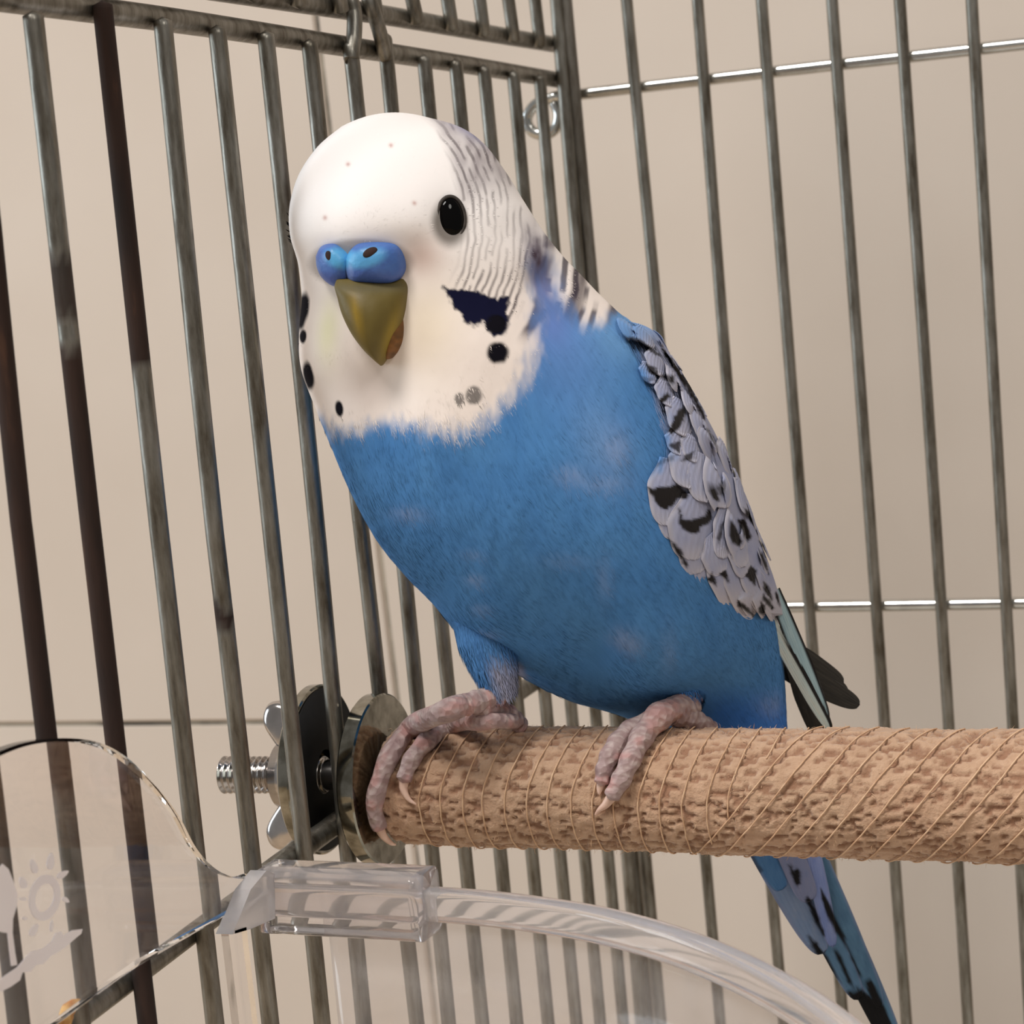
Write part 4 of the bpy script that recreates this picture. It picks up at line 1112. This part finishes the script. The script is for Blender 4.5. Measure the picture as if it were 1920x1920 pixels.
def tail_tone(base, alt, edge=None):
    def f(S, X, P):
        U, V, _ = project(P)
        c = mix(base, alt, fnoise(U / 7, V / 26, 2)); c = mix(c, srgb(134, 140, 172), 0.55 * sstep(0.7, 1.0, np.abs(X)))
        for k, poly in enumerate(TAIL_MARKS):
            c = mix(c, srgb(16, 15, 18), (0.6 if k == 6 else 1.0) * sstep(3.5, -2.5, poly_sd(U, V, poly) + 5 * (fnoise(U / 4, V / 9, 2) - 0.5)))
        return c
    f.px = True
    return f
tail_long = tail_tone(TEAL, srgb(96, 136, 168)); tail_r = tail_tone(srgb(74, 108, 140), srgb(96, 136, 168)); tail_lav = tail_tone(LAV, srgb(122, 142, 200))
tail_left = tail_tone(srgb(120, 148, 190), srgb(142, 160, 192)); tail_cov = tail_tone(srgb(140, 146, 178), srgb(124, 138, 178))
tail = free_feather('tail', (1452, 1470), (1690, 1985), .3215, .3290, 62, tail_long, bird, (0.1, 0, 0.3), blunt=1.1)
tail['label'] = 'long blue tail with black edges and tip'
tn = (0.1, 0, 0.3)
for (b, t, d0, d1, w, c, bl) in (((1470, 1470), (1652, 1890), .3212, .3272, 46, tail_r, 1.3), ((1420, 1470), (1612, 1875), .3205, .3262, 56, tail_tone(srgb(104, 140, 176), TEAL), 1.2),
                              ((1376, 1480), (1545, 1788), .3195, .3238, 66, tail_left, 1.1), ((1496, 1480), (1562, 1776), .3190, .3228, 34, tail_lav, 1.3),
                              ((1440, 1500), (1520, 1690), .3185, .3205, 50, tail_cov, 1.8), ((1388, 1520), (1468, 1668), .3180, .3200, 48, tail_tone(srgb(70, 118, 172), srgb(90, 136, 186)), 1.6)):
    free_feather('tail_feather', b, t, d0, d1, w, c, tail, tn, blunt=bl)

# ---- legs and feet
M['foot'] = mat_attr('scaly_skin', 0.62, 0.3, noise=('ShaderNodeTexVoronoi', 900, 0.8, 0.0005))
M['claw'] = mat_noise('claw_horn', srgb(206, 168, 148), srgb(226, 192, 172), 500, 0.4)
def toe_px(pts, r):                   # centre line from pixels: on the perch surface where it meets it, else at a given depth
    out = []
    for q in pts:
        u, v = q[:2]
        if len(q) == 3: out.append(at_depth(u, v, q[2])); continue
        d = unit(ray(u, v)); R_ = PR + r * 0.8
        # perch axis
        z0 = perch_z(0.0); ax = unit(np.array([1, 0, -0.0165])); o = CAM - np.array([0, PY, z0])
        dp = d - ax * (d @ ax); op = o - ax * (o @ ax)
        A_ = dp @ dp; B_ = 2 * dp @ op; C_ = op @ op - R_ * R_; disc = B_ * B_ - 4 * A_ * C_
        tt_ = (-B_ - math.sqrt(max(disc, 0))) / (2 * A_)
        out.append(CAM + d * tt_)
    return np.array(out)
def ring_r(rr, n):                    # knobbly toe pads
    x = np.linspace(0, len(rr) - 1, n)
    return np.interp(x, np.arange(len(rr)), rr) * (1 + 0.07 * np.sin(np.linspace(0, 1, n) * 34))
def foot(name, toes, claws):
    parts = []
    for pts, rr in toes:
        P = curve_pts(toe_px(pts, np.mean(rr)), 60); parts.append(tube_data(P, ring_r(rr, 60), 18))
    V, Fq = merge(parts); U, Vv, _ = project(V)
    c = mix(srgb(144, 116, 114), srgb(172, 150, 146), fnoise(U / 9, Vv / 9, 2)); c = mix(c, srgb(186, 140, 134), .7 * sstep(.5, .7, fnoise(U / 20 + 4, Vv / 24, 2)))
    c = mix(c, srgb(206, 190, 182), .45 * sstep(.58, .75, fnoise(U / 5, Vv / 5 + 9, 1)))
    f = new_mesh(name, V, Fq, M['foot'], bird, colors=c)
    for pts in claws:
        P = curve_pts(toe_px(pts, 0.0006), 24)
        V, Fq = tube_data(P, np.linspace(0.00085, 0.00012, 24), 10)
        o = new_mesh('claw', V, Fq, M['claw']); o.parent = f
    return f
m_ = 0.0016
foot('foot', [
    ([(945, 1268, .2995), (935, 1300, .2980), (905, 1312, .2960), (872, 1322, .2945)], [.0016, .0017, .0017, .0016]),
    ([(930, 1306, .2985), (880, 1318, .2955), (830, 1336, .2935), (775, 1362), (735, 1410), (712, 1465), (702, 1515), (712, 1552)], [.0013, .0016, .0017, .0016, .0015, .0014, .0013, .0011]),
    ([(965, 1352, .2985), (910, 1352, .2960), (850, 1358), (800, 1390), (770, 1428), (757, 1462)], [.0010, .0013, .0014, .0014, .0013, .0011]),
    ([(900, 1325, .2960), (945, 1335, .3000), (975, 1360, .3040)], [.0017, .0015, .0013])],
    [[(710, 1548), (718, 1566), (732, 1580), (742, 1584)], [(758, 1462), (757, 1480), (766, 1498), (780, 1508)]])
foot('foot', [
    ([(1290, 1300, .3010), (1285, 1325, .2995), (1262, 1335, .2975)], [.0021, .0022, .0021]),
    ([(1285, 1322, .2990), (1240, 1340, .2955), (1205, 1380), (1182, 1425), (1163, 1465), (1146, 1494)], [.0017, .0020, .0017, .0015, .0014, .0011]),
    ([(1230, 1345, .2960), (1180, 1372), (1150, 1405), (1134, 1440), (1128, 1468)], [.0014, .0016, .0015, .0013, .0010]),
    ([(1265, 1335, .2980), (1300, 1350, .2990), (1335, 1368, .3010)], [.0020, .0016, .0012])],
    [[(1148, 1492), (1136, 1508), (1124, 1518), (1116, 1528)], [(1129, 1464), (1126, 1474), (1124, 1484), (1124, 1490)]])
# down on the thighs
def thigh(pts, rr, colf):
    n = 60; P = curve_pts(np.array([at_depth(*q) for q in pts]), n)
    V, Fq = tube_data(P, np.interp(np.linspace(0, len(rr) - 1, n), range(len(rr)), rr), 40)
    U, Vv, _ = project(V); c = colf(U, Vv)
    o = new_mesh('thigh', V, Fq, M['plumage'], bird, colors=c)
    G = V[:n * 40].reshape(n, 40, 3); N = unit(G - P[:, None]); T = unit(np.gradient(G, axis=0)); C = c[:n * 40].reshape(n, 40, 3)
    a = rng.integers(0, n, 4000); b = rng.integers(0, 40, 4000)
    barbs('thigh_barbs', G[a, b], N[a, b], T[a, b], C[a, b], rng.uniform(0.001, 0.002, 4000), o, 1.0)
thigh(((900, 1150, .2995), (912, 1205, .2982), (928, 1255, .2975), (942, 1300, .2974)), [.0042, .0042, .0033, .0018],
      lambda U, V: mix(mix(srgb(72, 120, 178), srgb(88, 138, 192), fnoise(U / 6, V / 40, 2)), mix(srgb(142, 146, 172), srgb(166, 164, 182), fnoise(U / 5, V / 30, 2)), sstep(905, 935, U - 0.25 * (V - 1270)) * sstep(1215, 1262, V)))
thigh(((1250, 1200, .3060), (1264, 1250, .3040), (1278, 1290, .3018), (1286, 1318, .3000)), [.0050, .0046, .0034, .0020],
      lambda U, V: mix(srgb(70, 118, 178), srgb(84, 132, 190), fnoise(U / 6, V / 40, 2)))
# fine barbs over the wing's leading edge and the small coverts' base, so the flank runs softly into the wing
ri = rng.integers(1, NR_ - 1, 26000); si = rng.integers(0, NC_ - 1, 26000)
kp = rng.random(26000) < (1 - sstep(0.10, 0.45, si / NC_)) * (1 - sstep(0.46, 0.54, ri / NR_))
ri, si = ri[kp], si[kp]
Tw = unit(np.gradient(Wp, axis=0))[ri, si]
barbs('covert_barbs', Wp[ri, si] + Wn[ri, si] * rng.uniform(0, 0.0003, len(ri))[:, None], Wn[ri, si], Tw, wc_[ri, si], rng.uniform(0.001, 0.0022, len(ri)), wing, 1.1)
